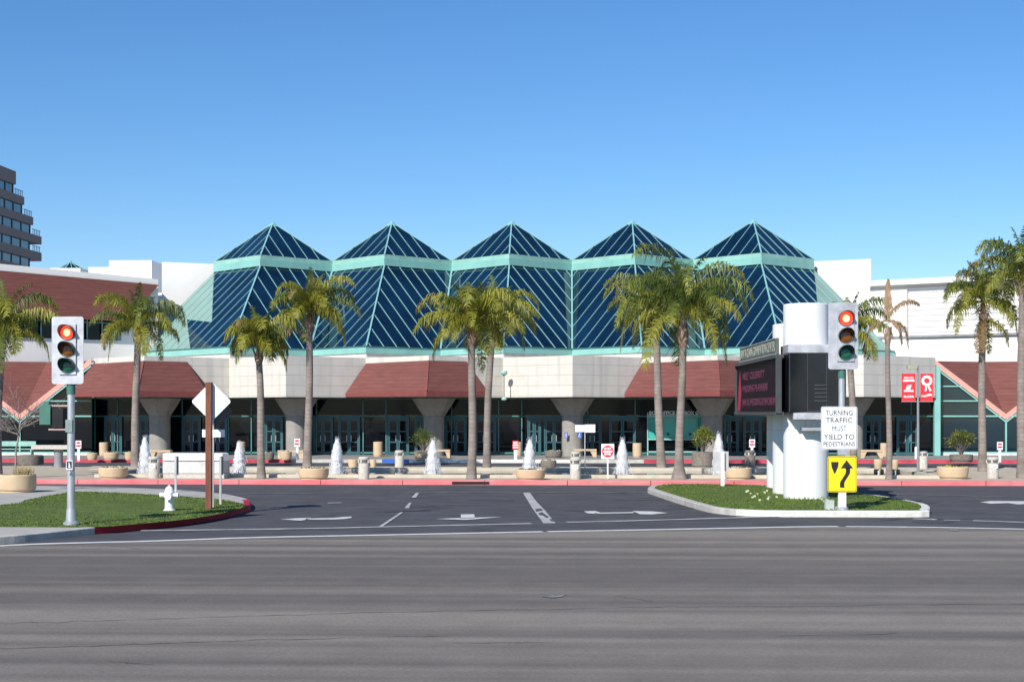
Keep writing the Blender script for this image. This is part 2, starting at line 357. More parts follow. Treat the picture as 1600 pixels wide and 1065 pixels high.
paint('right_turn_arrow', line_b, polys=[[(912, 798.5), (930, 798), (938, 800), (928, 802), (918, 801.5)], [(930, 800.6), (990, 799.6), (990, 801.2), (930, 802.2)], [(988, 798), (1020, 798.6), (1044, 801), (1018, 803.3), (1000, 803)]])
paint('bend_arrow', line_b, polys=[[(1345, 776.5), (1358, 775.5), (1380, 778), (1402, 779.5), (1376, 781), (1360, 779.5)]])
paint('far_arrow', line_b, polys=[[(1531, 784), (1548, 782.5), (1640, 783), (1640, 785.5), (1590, 787.6), (1575, 785.6), (1548, 786.5)]])
paint('worn_mark', line_d, polys=[[(512, 785), (534, 784), (534, 786), (512, 787)], [(846, 932), (862, 929), (868, 931), (886, 928), (878, 932), (864, 934)], [(1485, 826.5), (1498, 827), (1496, 829), (1484, 828.5)]], z=.005)
b = MB()
for k in range(46):
    px, py = random.uniform(300, 1580), random.uniform(772, 818); d = D(py); x, y = P(px, d); a = random.uniform(-.4, .9); L = random.uniform(.3, 1.6)
    pts = [(x + i * L / 4 * math.cos(a) + random.uniform(-.06, .06), y + i * L / 4 * math.sin(a) + random.uniform(-.1, .1)) for i in range(5)]
    ribbon(b, pts, random.uniform(.03, .09), .0015)
b.build('crack_seal', mat('tar_seal', (.022, .022, .026), .6, .4), kind='structure')

b = MB()
for pts_ in ([(-200, 985), (0, 973.5), (200, 968), (500, 958.5), (900, 950), (1250, 946), (1700, 942)], [(-100, 1016), (150, 1008), (420, 999), (700, 993)]):
    q = smoothline([G(*p) for p in pts_], 14); q = [(p.x + random.gauss(0, .015), p.y + random.gauss(0, .03)) for p in q]
    ribbon(b, q, [random.uniform(.008, .03) for _ in q], .0015)
for k in range(7):
    px, py = random.uniform(50, 1550), random.uniform(850, 1050); x, y = G(px, py); a = random.uniform(-.3, .3) if random.random() < .6 else random.uniform(0, 3); L = random.uniform(.4, 1.8)
    ribbon(b, [(x + i * L / 6 * math.cos(a) + random.gauss(0, .03), y + i * L / 6 * math.sin(a) + random.gauss(0, .03)) for i in range(7)], [random.uniform(.008, .022) for _ in range(7)], .0015)
b.build('road_crack', mat('crack_dark', (.125, .118, .11), .9, .2), kind='structure')
# ---- left corner island
edge = [(-700, 905), (-400, 880), (-150, 858.5), (0, 849), (70, 842.5), (148, 834), (200, 829), (240, 824.5), (290, 818.5), (330, 812), (362, 805.5), (384, 799.5), (392, 795), (388, 788), (362, 781), (320, 775.5), (250, 770.5), (150, 767), (60, 765), (-100, 762), (-700, 757)]
E = [tuple(p) for p in smoothline([G(*p) for p in edge], 4)]
KZ = .15
def inset(pts, k):
    n = len(pts); out = []
    for i in range(n):
        a = Vector(pts[i - 1]); c = Vector(pts[(i + 1) % n]); d = (c - a).normalized(); nn = Vector((-d.y, d.x)); out.append(tuple(Vector(pts[i]) + nn * k))
    return out
def kerb(name, pts, i0, i1, m, width=.2, z1=KZ, side=1):
    ins = inset(pts, width * side); b = MB()
    for i in range(i0, i1):
        j = i + 1
        o0, o1, n0, n1 = pts[i % len(pts)], pts[j % len(pts)], ins[i % len(pts)], ins[j % len(pts)]
        b.face([(*o0, -.02), (*o1, -.02), (*o1, z1 - .02), (*o0, z1 - .02)])
        def mid(o, n, t): return (o[0] + (n[0] - o[0]) * t, o[1] + (n[1] - o[1]) * t)
        b.face([(*o0, z1 - .02), (*o1, z1 - .02), (*mid(o1, n1, .12), z1), (*mid(o0, n0, .12), z1)])
        b.face([(*mid(o0, n0, .12), z1), (*mid(o1, n1, .12), z1), (*n1, z1), (*n0, z1)])
    return b.build(name, m, kind='structure'), ins
_, insE = kerb('kerb', E, 0, 5 * 4, kerb_c)
kerb('red_kerb', E, 5 * 4, 13 * 4, kerb_r)
kerb('kerb', E, 13 * 4, 20 * 4, kerb_c)
sheet('corner_pavement', insE, KZ - .004, sidewalk)
gr = [(-300, 822), (0, 822.5), (148, 823), (200, 819.5), (240, 816), (290, 811), (330, 805), (358, 799), (378, 793), (384, 790), (376, 786), (355, 781.5), (315, 777.5), (250, 773), (180, 769.5), (120, 768), (85, 772.5), (40, 781), (0, 789), (-300, 806)]
GL = [tuple(p) for p in smoothline([G(p[0], p[1], KZ) for p in gr], 3)]
# ---- monument island
ise = [(1012, 769.5), (1030, 776), (1060, 786), (1090, 795), (1115, 801), (1150, 804.5), (1200, 806.5), (1300, 807), (1440, 807), (1450, 804.5), (1453, 800), (1444, 794.5), (1405, 786), (1360, 779), (1300, 771), (1230, 766), (1150, 763), (1060, 762), (1020, 764.5)]
I_ = [tuple(p) for p in smoothline([G(*p) for p in ise + [ise[0]]], 4)][:-1]
def kerbloop(pts):
    return pts
_, insI = kerb('median_kerb', I_, 0, 5 * 4, kerb_c, width=.22)
kerb('median_kerb', I_, 5 * 4, 11 * 4, kerb_w, width=.22)
kerb('median_kerb', I_, 11 * 4, len(I_), kerb_c, width=.22)
def mound(name, pts, z, h, m):
    """gently domed lawn sheet inside polygon"""
    c = (sum(p[0] for p in pts) / len(pts), sum(p[1] for p in pts) / len(pts)); b = MB(); N = 5
    def pt(i, k):
        t = 1 - k / N; p = pts[i % len(pts)]
        return (c[0] + (p[0] - c[0]) * t, c[1] + (p[1] - c[1]) * t, z + h * (1 - t * t))
    for i in range(len(pts)):
        for k in range(N - 1): b.face([pt(i, k), pt(i + 1, k), pt(i + 1, k + 1), pt(i, k + 1)], True)
        b.face([pt(i, N - 1), pt(i + 1, N - 1), (c[0], c[1], z + h)], True)
    return b
def inside(x, y, pts):
    r = False; n = len(pts)
    for i in range(n):
        x1, y1 = pts[i]; x2, y2 = pts[(i + 1) % n]
        if (y1 > y) != (y2 > y) and x < (x2 - x1) * (y - y1) / (y2 - y1) + x1: r = not r
    return r
def grass(name, pts, z, dens, h=.034, base=True):
    xs = [p[0] for p in pts]; ys = [p[1] for p in pts]; b = MB()
    if base: mb = mound(name, pts, z, .02, grass_m); b.v, b.f, b.m, b.sm = mb.v, mb.f, mb.m, mb.sm
    b.cur = 1; A = (max(xs) - min(xs)) * (max(ys) - min(ys)); n = int(A * dens)
    for _ in range(n):
        x = random.uniform(min(xs), max(xs)); y = random.uniform(min(ys), max(ys))
        if not inside(x, y, pts): continue
        if x < -17: continue
        a = random.uniform(0, PI); hh = h * random.uniform(.5, 1.3); wd = random.uniform(.012, .03); dx, dy = math.cos(a) * wd, math.sin(a) * wd
        lx, ly = random.uniform(-.03, .03), random.uniform(-.03, .03)
        b.face([(x - dx, y - dy, z), (x + dx, y + dy, z), (x + lx, y + ly, z + hh)])
    return b.build(name, [grass_m, blade_m], kind='stuff', label='mown green lawn ' + ('on the left street corner' if z and pts is GL else 'on the kerbed island round the marquee sign'))
insG = inset(GL, .02)
grass('lawn', GL, KZ + .002, 200)
grass('lawn', inset(insI, .02), KZ - .002, 200)

# ---- drop-off plaza island with fountain basin
YF = 53.1
def frontY(x): return YF + .0006 * (x) ** 2 * .6
xs_ = [-45 + i * 3 for i in range(31)]
fl = [(x, frontY(x)) for x in xs_]
b = MB()
for i in range(len(fl) - 1):
    (x0, y0), (x1, y1) = fl[i], fl[i + 1]
    b.face([(x0, y0, -.02), (x1 - .02, y1, -.02), (x1 - .02, y1, .14), (x0, y0, .14)])
    b.face([(x0, y0, .14), (x1 - .02, y1, .14), (x1 - .02, y1 + .03, .165), (x0, y0 + .03, .165)])
    b.face([(x0, y0 + .03, .165), (x1 - .02, y1 + .03, .165), (x1 - .02, y1 + .35, .165), (x0, y0 + .35, .165)])
b.build('plaza_kerb', kerb_p, kind='structure')
b = MB(); b.box((G(742, 752)[0], YF - .005, .07), (1.35, .03, .09)); b.build('storm_drain_opening', black_m, kind='structure')
YB = 66.5
sheet('plaza', [(p[0], p[1] + .3) for p in fl] + [(45, YB), (-45, YB)], .15, plaza_m)
b = MB(); b.box((0, YB + .1, .06), (90, .25, .2)); b.build('plaza_back_kerb', kerb_c, kind='structure')
# basin
BX0, BX1 = P(188, 58)[0], P(1425, 58)[0]
b = MB()
b.box(((BX0 + BX1) / 2, 55.45, .21), (BX1 - BX0, .35, .13)); b.box(((BX0 + BX1) / 2, 62.15, .21), (BX1 - BX0 + .02, .35, .14))
b.box((BX0 - .18, 58.8, .205), (.36, 7.04, .13)); b.box((BX1 + .18, 58.8, .205), (.36, 7.04, .13))
b.build('basin_rim', rim_m, kind='structure')
b = MB(); b.face([(BX0, 55.6, .165), (BX1, 55.6, .165), (BX1, 62, .165), (BX0, 62, .165)]); b.build('basin_water', water_m, kind='structure')
b = MB(); b.box(((BX0 + BX1) / 2, 64.5, .165), (BX1 - BX0 + 6, 3.6, .02)); b.build('plaza_paving_band', mat('cream_paving', (.58, .52, .40), .9, .3, var=.1, vscale=1.5), kind='structure')
# back pavement before the doors
YS = 77.0
b = MB(); b.face([(-60, YS, .15), (60, YS, .15), (60, 100, .15), (-60, 100, .15)]); b.build('entrance_pavement', mat('entrance_concrete', (.28, .265, .245), .9, .3, var=.1, vscale=1.2), kind='structure')
def backkerb(x0, x1, m, name):
    b = MB(); b.box(((x0 + x1) / 2, YS + .1, .07), (x1 - x0 - .01, .3, .18)); b.build(name, m, kind='structure')
def bx(px): return P(px, 77.5)[0]
backkerb(-60, bx(455), kerb_rb, 'entrance_kerb'); backkerb(bx(455), bx(598), kerb_c, 'entrance_kerb')
backkerb(bx(598), bx(640), sign_b, 'blue_kerb'); backkerb(bx(640), bx(895), kerb_w, 'white_kerb'); backkerb(bx(895), bx(1005), kerb_c, 'entrance_kerb'); backkerb(bx(1005), 60, kerb_rb, 'entrance_kerb')

# ================================================================== CONVENTION HALL
B = thing('convention_hall', (0, 90, 0), 'long low hall with five blue glass pyramids, turquoise bands and red awnings', 'building')
def part(mb, name, m, parent=None, **kw):
    if parent is None: return mb.build(name, m, B, loc=(0, -90, 0), **kw)
    return mb.build(name, m, parent, **kw)
PT = 7.95; XC = [-3.71 + PT * k for k in (-2, -1, 0, 1, 2)]; H = PT / 2
YA, YFT, YFB, YVB = 96.9, 92.93, 84.5, 88.48
ZA, ZBT, ZBB, ZG1, ZG0 = 15.25, 12.68, 11.98, 6.44, 6.07
def inner(pa, pb, k): return tuple(pa[i] + (pb[i] - pa[i]) * k for i in range(3))
for k, xc in enumerate(XC):
    # upper pyramid
    ap = (xc, YA, ZA); fr = (xc, YFT, ZBT); lf = (xc - H, YA, ZBT); rt = (xc + H, YA, ZBT); bk = (xc, YA + H, ZBT)
    m = MB()
    for a, c in ((lf, fr), (fr, rt), (rt, bk), (bk, lf)): m.face([a, c, ap])
    gp = part(m, 'glass_pyramid', navy)
    m = MB()
    for c in (fr, lf, rt, bk): m.bar(ap, c, .085, .07)
    m.lathe([(.34, ZA - .28), (.22, ZA - .1), (.05, ZA + .06)], 8, (xc, YA, 0))
    NU = 6
    for a, c in ((lf, fr), (rt, fr), (lf, bk), (rt, bk)):
        mid = inner(a, c, .5); ev = Vector(c) - Vector(a); fall = Vector(mid) - Vector(ap)
        for j in range(1, NU):
            t = j / NU + .02; base = Vector(inner(a, c, t)); up = 1 - abs(t - .5) * 2
            top = base - fall * up
            nrm = ev.cross(fall).normalized(); nrm = nrm if nrm.z > 0 else -nrm
            m.bar(base + nrm * .02, top + nrm * .02, .030, .03, up=nrm)
    part(m, 'pyramid_mullions', mull, gp)
    # band
    m = MB(); e = .10
    cs = [(xc - H, YA - e), (xc, YFT - e * 1.4), (xc + H, YA - e), (xc + H, YA + .3), (xc, YFT + .4), (xc - H, YA + .3)]
    m.prism(cs, ZBB, ZBB + .45); bd = part(m, 'roof_band', turq)
    m = MB(); e = .0; cs = [(xc - H, YA - e), (xc, YFT - e), (xc + H, YA - e), (xc + H, YA + .3), (xc, YFT + .5), (xc - H, YA + .3)]
    m.prism(cs, ZBB + .45, ZBT + .02); part(m, 'weathered_coping', turq_pale, bd)
    # lower slopes
    ft = Vector((xc, YFT, ZBB)); fb = Vector((xc, YFB, ZG1)); sl = fb - ft
    for sgn in (-1, 1):
        outer = (k == 0 and sgn < 0) or (k == 4 and sgn > 0)
        vt = Vector((xc + sgn * H, YA, ZBB)); vb = vt + sl
        m = MB(); m.face([ft, fb, vb, vt] if sgn > 0 else [vt, vb, fb, ft])
        nrm = (vt - ft).cross(sl).normalized(); nrm = nrm if nrm.z > 0 else -nrm
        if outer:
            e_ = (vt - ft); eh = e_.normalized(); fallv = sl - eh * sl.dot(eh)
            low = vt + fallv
            # glass near the ridge, plain pale green beyond a stepped edge (points found on the slope plane)
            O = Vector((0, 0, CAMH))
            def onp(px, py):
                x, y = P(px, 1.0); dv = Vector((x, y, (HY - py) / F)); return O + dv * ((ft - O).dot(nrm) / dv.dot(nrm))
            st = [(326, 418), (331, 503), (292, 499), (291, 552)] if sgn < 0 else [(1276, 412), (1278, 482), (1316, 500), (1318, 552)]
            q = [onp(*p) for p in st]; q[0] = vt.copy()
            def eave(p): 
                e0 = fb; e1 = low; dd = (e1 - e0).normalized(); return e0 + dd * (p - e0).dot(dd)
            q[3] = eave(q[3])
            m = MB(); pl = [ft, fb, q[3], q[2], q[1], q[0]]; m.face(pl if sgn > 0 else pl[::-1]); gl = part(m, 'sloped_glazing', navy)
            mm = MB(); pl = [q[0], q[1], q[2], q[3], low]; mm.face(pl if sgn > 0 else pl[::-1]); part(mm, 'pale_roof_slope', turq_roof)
        else: gl = part(m, 'sloped_glazing', navy)
        # mullions along the fall line
        m = MB(); e_ = vt - ft; L = e_.length; eh = e_.normalized(); fallv = sl - eh * sl.dot(eh)
        cc = sl.dot(eh)   # shift along eave from top to bottom (negative = towards ft)
        sp = .97; span = L + (L * 1.0 if outer else 0)
        s0 = -abs(cc)
        a = s0 + sp * .5
        tot = L
        # parametrise: point = ft + eh*u + fall*v ; ridge edge: u = cc*v ; valley edge: u = L + cc*v
        u = -abs(cc) + sp * .35
        while u < L - .02:
            if cc < 0: v0 = max(0, u / cc) if u < 0 else 0; v1 = 1.0
            else: v0 = 0; v1 = 1
            if cc > 0: # (not expected)
                pass
            vend = 1.0
            if cc < 0 and u > L + cc: vend = (u - L) / cc if not outer else 1.0
            if vend - v0 > .03:
                p = ft + eh * u + fallv * v0; q = ft + eh * u + fallv * vend
                m.bar(p + nrm * .02, q + nrm * .02, .031, .036, up=nrm)
            u += sp
        part(m, 'glazing_bars', mull, gl)
    m = MB(); nf = Vector((0, -.55, .83)); m.bar(ft + nf * .04, fb + nf * .04, .09, .08); part(m, 'ridge_cap', mull)
for j in range(4):
    xv = XC[j] + H; m = MB(); m.bar((xv, YA - .10, ZBB), (xv, YVB - .10, ZG1), .11, .10); part(m, 'valley_gutter', mull)

# zigzag gutter and plinth below glass
def zig(xs, yf, dy=0): return [(x, yf(i) + dy) for i, x in enumerate(xs)]
zx = [XC[0] - H * 2.09]
pts = [(XC[0] - H * 2.09, YFB + H * 2.09)]
for i, xc in enumerate(XC):
    pts.append((xc, YFB));
    if i < 4: pts.append((xc + H, YVB))
pts.append((XC[4] + H * 2.09, YFB + H * 2.09))
m = MB(); m.prism([(p[0], p[1] - .12) for p in pts] + [(pts[-1][0], 98), (pts[0][0], 98)], ZG0, ZG1 - .02); part(m, 'eave_gutter', turq)
m = MB(); m.prism([(p[0], p[1] - .16) for p in pts] + [(pts[-1][0], 97.9), (pts[0][0], 97.9)], ZG1 - .02, ZG1 + .05); part(m, 'gutter_edge', mat('gutter_dark_edge', (.05, .14, .13), .6, .4))
m = MB(); m.prism([(p[0], p[1]) for p in pts] + [(pts[-1][0], 97), (pts[0][0], 97)], 5.3, ZG0); part(m, 'plinth_wall', plinth_conc)
# concrete fascia (opposite phase)
YCX, YCV = 80.8, 84.3
fp = [(XC[0] - PT, YCV)]
for i in range(6):
    xv = XC[0] - H + PT * i; fp.append((xv, YCX)); fp.append((xv + H, YCV))
fp[-1] = (21.1, 85.0)
m = MB(); m.prism(fp + [(21.1, 92), (fp[0][0], 92)], 3.49, 5.78); part(m, 'concrete_fascia', concrete)
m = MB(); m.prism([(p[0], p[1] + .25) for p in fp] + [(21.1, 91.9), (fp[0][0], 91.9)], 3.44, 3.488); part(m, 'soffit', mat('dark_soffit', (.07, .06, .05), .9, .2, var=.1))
# vertical joints: thin recessed strips
# flared columns
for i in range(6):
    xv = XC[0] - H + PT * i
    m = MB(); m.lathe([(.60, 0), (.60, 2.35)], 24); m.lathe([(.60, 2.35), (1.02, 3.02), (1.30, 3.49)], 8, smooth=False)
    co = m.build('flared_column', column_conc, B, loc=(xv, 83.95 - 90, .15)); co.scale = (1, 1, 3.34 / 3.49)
# awnings
for xv in (XC[0] - H, XC[1] + H, XC[3] + H):
    sl = (YCV - YCX) / H
    TR = (xv, YCX - .12, 5.50); TL = (xv - 3.95, YCV - .15, 5.46); T_R = (xv + 2.0, YCX + sl * 2.0 - .12, 5.50)
    BR = (xv, 79.6, 3.80); BL = (xv - 5.0, 83.25, 3.72); B_R = (xv + 3.15, 82.35, 3.80)
    W1 = (xv + 3.15, YCX + sl * 3.15, 3.80)
    m = MB(); m.face([TL, BL, BR, TR]); m.face([TR, BR, B_R, T_R]); m.face([T_R, B_R, W1]); m.face([TL, (xv - 5, 83.4, 3.72), BL])
    aw = part(m, 'red_awning', red_tile)
    m = MB()
    for p, q in ((BL, BR), (BR, B_R), (B_R, W1)):
        m.face([(p[0], p[1], 3.52), (q[0], q[1], 3.52), q, p])
    m.face([(BL[0], BL[1], 3.52), (xv - 5, 84.2, 3.52), (xv - H, 84.3, 3.52), (xv, 80.9, 3.52), (W1[0], W1[1], 3.52), (B_R[0], B_R[1], 3.52), (BR[0], BR[1], 3.52)])
    part(m, 'eave_board', red_lip, aw)
    m = MB(); m.bar(TR, BR, .07, .05); part(m, 'hip_cap', red_lip, aw)

# storefront wall
YW = 85.5
def wx(px): return P(px, 85.9)[0]
XL, XR = wx(128), wx(1456)
m = MB(); m.box(((XL + XR) / 2, YW + .05, 2.98), (XR - XL, .03, .95)); part(m, 'upper_glass', mat('shaded_upper_glass', (.004, .006, .008), .12, .2, var=.2))
m = MB(); m.box(((XL + XR) / 2, YW + .12, 1.84), (XR - XL, .06, 3.36)); sf = part(m, 'storefront_glass', dglass)
m = MB(); m.box(((XL + XR) / 2, YW + .02, 2.42), (XR - XL, .10, .07)); m.box(((XL + XR) / 2, YW + .02, .27), (XR - XL, .10, .10)); m.box(((XL + XR) / 2, YW + .02, 3.43), (XR - XL, .1, .08))
for i in range(7):
    x0 = XC[0] - PT + PT * i
    for r in (.9, 3.65, 5.0, 7.6):
        x = x0 - H + r
        if XL < x < XR and not (wx(1005) < x < wx(1116)): m.box((x, YW + .02, 1.8), (.06, .10, 3.28))
part(m, 'storefront_frame', mat('storefront_turquoise', (.07, .24, .23), .45, .4, var=.1))
def door(px0, px1, lit=False):
    x0, x1 = wx(px0), wx(px1); c = (x0 + x1) / 2; wd = (x1 - x0) / 2
    hd = MB(); hd.box((c, YW - .03, 2.30), (x1 - x0 + .14, .10, .17)); 
    for x in (x0 - .03, x1 + .03): hd.box((x, YW - .03, 1.18), (.07, .10, 2.07))
    fr = part(hd, 'door_frame', teal_door)
    for s in (-1, 1):
        cx = c + s * wd / 2; b = MB(); st = .09
        for x in (cx - wd / 2 + st / 2 + .01, cx + wd / 2 - st / 2 - .01): b.box((x, YW - .02, 1.19), (st, .06, 2.04))
        for z in (.26, .90, 1.53, 2.17): b.box((cx, YW - .018, z), (wd - .06, .055, .07 if z != .26 else .16))
        dr = part(b, 'door', teal_door)
        b = MB(); b.box((cx, YW + .0, 1.2), (wd - .14, .02, 1.9)); part(b, 'door_glass', dglass, dr)
        b = MB(); b.bar((cx - s * (wd / 2 - .13), YW - .10, .95), (cx - s * (wd / 2 - .13), YW - .10, 1.3), .03); part(b, 'door_handle', steel, dr)
for a, c in ((284, 310), (325, 352), (414, 440), (490, 519), (530, 561), (607, 638), (650, 668), (697, 728), (744, 774), (826, 844), (852, 880), (912, 938), (953, 991), (1124, 1150), (1160, 1185), (1345, 1368), (1395, 1425), (215, 236), (160, 185)): door(a, c)
# ticket windows
for a, c, txt in ((1011, 1055, 'BOX OFFICE'), (1062, 1113, 'BOX OFFICE')):
    x0, x1 = wx(a), wx(c)
    b = MB(); b.box(((x0 + x1) / 2, YW - .0, 1.72), (x1 - x0 - .1, .05, 1.16)); tw = part(b, 'ticket_window', tealglass)
    b = MB()
    for x in (x0, (x0 + x1) / 2, x1): b.box((x, YW - .04, 1.4), (.07, .1, 2.5))
    b.box(((x0 + x1) / 2, YW - .045, 2.42), (x1 - x0 + .1, .12, .2)); b.box(((x0 + x1) / 2, YW - .05, 1.08), (x1 - x0, .16, .1)); b.box(((x0 + x1) / 2, YW - .04, .35), (x1 - x0, .1, .08))
    part(b, 'ticket_frame', turq, tw)
    for q in (.28, .72):
        b = MB(); b.tube([(x0 + (x1 - x0) * q, YW - .03, 1.38), (x0 + (x1 - x0) * q, YW - .07, 1.38)], .07, 12); part(b, 'speak_hole', black_m, tw)
    text('window_lettering', txt, .28, sign_w, tw, ((x0 + x1) / 2, YW - .12, 2.60), xs=.95, bold=.008)
# end pillars
for px, zt in ((1460.5, 5.3), (125.5, 3.45)):
    x = P(px, 84.9)[0]; b = MB(); b.box((x, 85.3, (zt + .15) / 2), (.34, .34, zt - .15)); part(b, 'turquoise_pillar', turq)
# fins beside the roof
for sg, x0 in ((-1, XC[0] - H), (1, XC[4] + H)):
    d = Vector((sg, -.42)).normalized(); a = Vector((x0 - sg * .6, YA + 1.1))
    Lf = 4.28 if sg < 0 else 4.5
    def quad(t0, t1): 
        p, q = a + d * t0, a + d * t1; o = Vector((0, .4)); return [tuple(p), tuple(q), tuple(q + o), tuple(p + o)]
    b = MB(); b.prism(quad(0, Lf), 4, 12.62); fn = part(b, 'white_fin_wall', white_wall)
    b = MB(); b.prism(quad(Lf + .01, Lf + 3), 4, 10.4); part(b, 'low_fin_wall', white_wall, fn)
# hall body behind
b = MB(); b.box((-3.7, 116, 5.4), (52, 34, 10.8)); part(b, 'main_hall_body', white_wall)
b = MB(); b.box((*P(222, 112), Zy(413, 112) - 1.5), (3.2, 6, 3)); b.box((*P(190, 118), Zy(423, 118) - 1.5), (3.4, 6, 3)); part(b, 'roof_plant_room', white_wall)

# ---- wings
def wingline(pA, dA, pB, dB): 
    a = Vector(P(pA, dA)); c = Vector(P(pB, dB)); return a, c, (c - a)
# left upper wall
a, c, v = wingline(247, 93.0, 0, 86.6)
def ztop(p): return 11.08 + .33 * (a.x - p[0]) / (a.x - c.x)
c2 = a + v * 1.5; bk = Vector((-2.5, 2.2))
b = MB()
b.prism([tuple(a), tuple(c2), tuple(c2 + bk * 3), tuple(a + Vector((-2.2, 6)))], 5.58, 7.1)
b.prism([tuple(a), tuple(c2), tuple(c2 + bk * 3), tuple(a + Vector((-2.2, 6)))], 10.55, ztop)
w0 = a + v * .245
b.prism([tuple(a), tuple(w0), tuple(w0 + bk * .6), tuple(a + Vector((-1.9, 5)))], 7.1, 10.55)
lw = part(b, 'left_wing_wall', white_wall)
bi = Vector((-.5, .45)); b = MB(); b.prism([tuple(w0 + bi), tuple(c2 + bi), tuple(c2 + bi * 2), tuple(w0 + bi * 2)], 7.1, 10.5); lwg = part(b, 'left_wing_windows', dglass)
b = MB()
for k in range(14):
    q = w0 + (c2 - w0) * (k / 13) + bi * .8; b.box((q.x, q.y, 7.9), (.07, .07, 1.6), math.atan2(v.y, v.x))
q0 = w0 + bi * .8; q1 = c2 + bi * .8; b.bar((*q0, 8.2), (*q1, 8.2), .06); part(b, 'window_mullions', turq, lwg)
nr = Vector((v.y, -v.x)).normalized(); nr = nr if nr.y < 0 else -nr
def mans(t0, t1b, t1t, z0, z1, out, name):
    pb0 = a + v * t0; pb1 = a + v * t1b; pt1 = a + v * t1t
    A = (*(pb0 + nr * out), z0); Bq = (*(pb1 + nr * out), z0); C_ = (*(pt1 + nr * .12), z1); Dq = (*(pb0 + nr * .12), z1 + .42)
    b = MB(); b.face([A, Bq, C_, Dq]); b.face([Bq, (*(pb1), z0), C_]); b.face([A, (*pb0, z0), (*pb1, z0), Bq])
    b.face([(A[0], A[1], z0 - .12), (Bq[0], Bq[1], z0 - .12), Bq, A])
    return part(b, name, red_tile)
mans(1.5, .235, .0, 8.40, 10.72, .75, 'red_mansard')
# right upper wall
a, c, v = wingline(1357, 93.0, 1600, 87.9); c2 = a + v * 1.6; bk2 = Vector((1, 2))
b = MB(); b.prism([tuple(a), tuple(c2), tuple(c2 + bk2 * 3), tuple(a + bk2 * 3)], 5.5, 7.25); rw = part(b, 'right_wing_wall', white_wall)
rb = Vector((.15, .25)); b = MB(); b.prism([tuple(a + rb), tuple(c2 + rb), tuple(c2 + bk2 * 3), tuple(a + bk2 * 3)], 7.45, 10.6); part(b, 'ribbed_wall', ribbed, rw)
b = MB(); b.prism([tuple(a - rb), tuple(c2 - rb), tuple(c2 + bk2 * 3), tuple(a + bk2 * 3)], 10.62, 10.95); part(b, 'roof_coping', white_wall, rw)
b = MB(); b.prism([tuple(a - rb * .6), tuple(c2 - rb * .6), tuple(c2 + rb), tuple(a + rb)], 7.28, 7.42); part(b, 'ledge', grey_p, rw)
b = MB(); b.prism([tuple(a - rb * .3), tuple(a + v * .26 - rb * .3), tuple(a + v * .26 + rb), tuple(a + rb)], 5.5, 10.3); part(b, 'plain_wall_panel', white_wall, rw)
# folded lower roofs with salmon edges and glass fronts
for sg, xs0, name in ((-1, -27.6, 'left'), (1, 21.15, 'right')):
    yy = 84.0 if sg < 0 else 85.9
    P0 = (xs0, yy, 5.62); P1 = (xs0 + sg * 4.2, yy, 2.38); P2 = (xs0 + sg * 8.4, yy, 5.62); P3 = (xs0 + sg * 12.6, yy, 2.38)
    Sq = (xs0 + sg * 3.55, yy + 2.6, 5.66); T0 = (xs0, yy + 2.6, 5.66)
    b = MB()
    tri = [[P0, P1, Sq], [P1, P2, Sq], [P0, Sq, (xs0, yy + 2.6, 5.64)], [P2, (xs0 + sg * 8.4, yy + 2.6, 5.66), Sq], [P2, P3, (xs0 + sg * 12, yy + 2.6, 5.66), (xs0 + sg * 8.4, yy + 2.6, 5.67)]]
    for f in tri: b.face(f)
    rf = part(b, 'folded_red_roof', red_tile)
    b = MB()
    for p, q in ((P0, P1), (P1, P2), (P2, P3)):
        o = Vector((0, -.06, .02)); p = Vector(p); q = Vector(q); z = Vector((0, 0, .36)); e = Vector((0, .14, 0))
        pts8 = [p + o - z * .6, q + o - z * .6, q + o + z * .4, p + o + z * .4]
        b.face(pts8 if sg > 0 else pts8[::-1]); b.face([x for x in (p + o + z * .4, q + o + z * .4, q + e + z * .4, p + e + z * .4)]); b.face([p + o - z * .6, q + o - z * .6, q + e - z * .6, p + e - z * .6])
    part(b, 'salmon_edge', salmon, rf)
    b = MB()
    for p, q in ((P0, P1), (P1, P2), (P2, P3)):
        z = .3; b.bar((p[0], yy - .03, p[2] - z), (q[0], yy - .03, q[2] - z), .08, .08)
    part(b, 'turquoise_trim', turq, rf)
    b = MB(); yg = yy + .06
    for p, q in ((P0, P1), (P1, P2), (P2, P3)):
        f = [(p[0], yg, .3), (q[0], yg, .3), (q[0], yg, q[2] - .2), (p[0], yg, p[2] - .2)]; b.face(f if sg > 0 else f[::-1])
    gw = part(b, 'front_glazing', bglass if sg > 0 else dglass)
    b = MB(); L = 12.6; cx = xs0 + sg * L / 2
    for zz in (.32, 2.42): b.box((cx, yy, zz), (L, .1, .08))
    for zz, x0_, x1_ in ((3.3, 0, 2.9), (4.15, 0, 1.8), (3.3, 5.5, 11)): b.box((xs0 + sg * (x0_ + x1_) / 2, yy, zz), (x1_ - x0_, .1, .07))
    for q in (4.2, 12.6): b.box((xs0 + sg * q, yy - .01, 1.2), (.09, .1, 2.2))
    b.box((xs0 + sg * 8.4, yy - .01, 2.6), (.09, .1, 4.8))
    part(b, 'glazing_frame', turq, gw)
    b = MB(); b.box((cx, yy + .02, .2), (L, .2, .16)); part(b, 'glazing_sill', plinth_conc, gw)
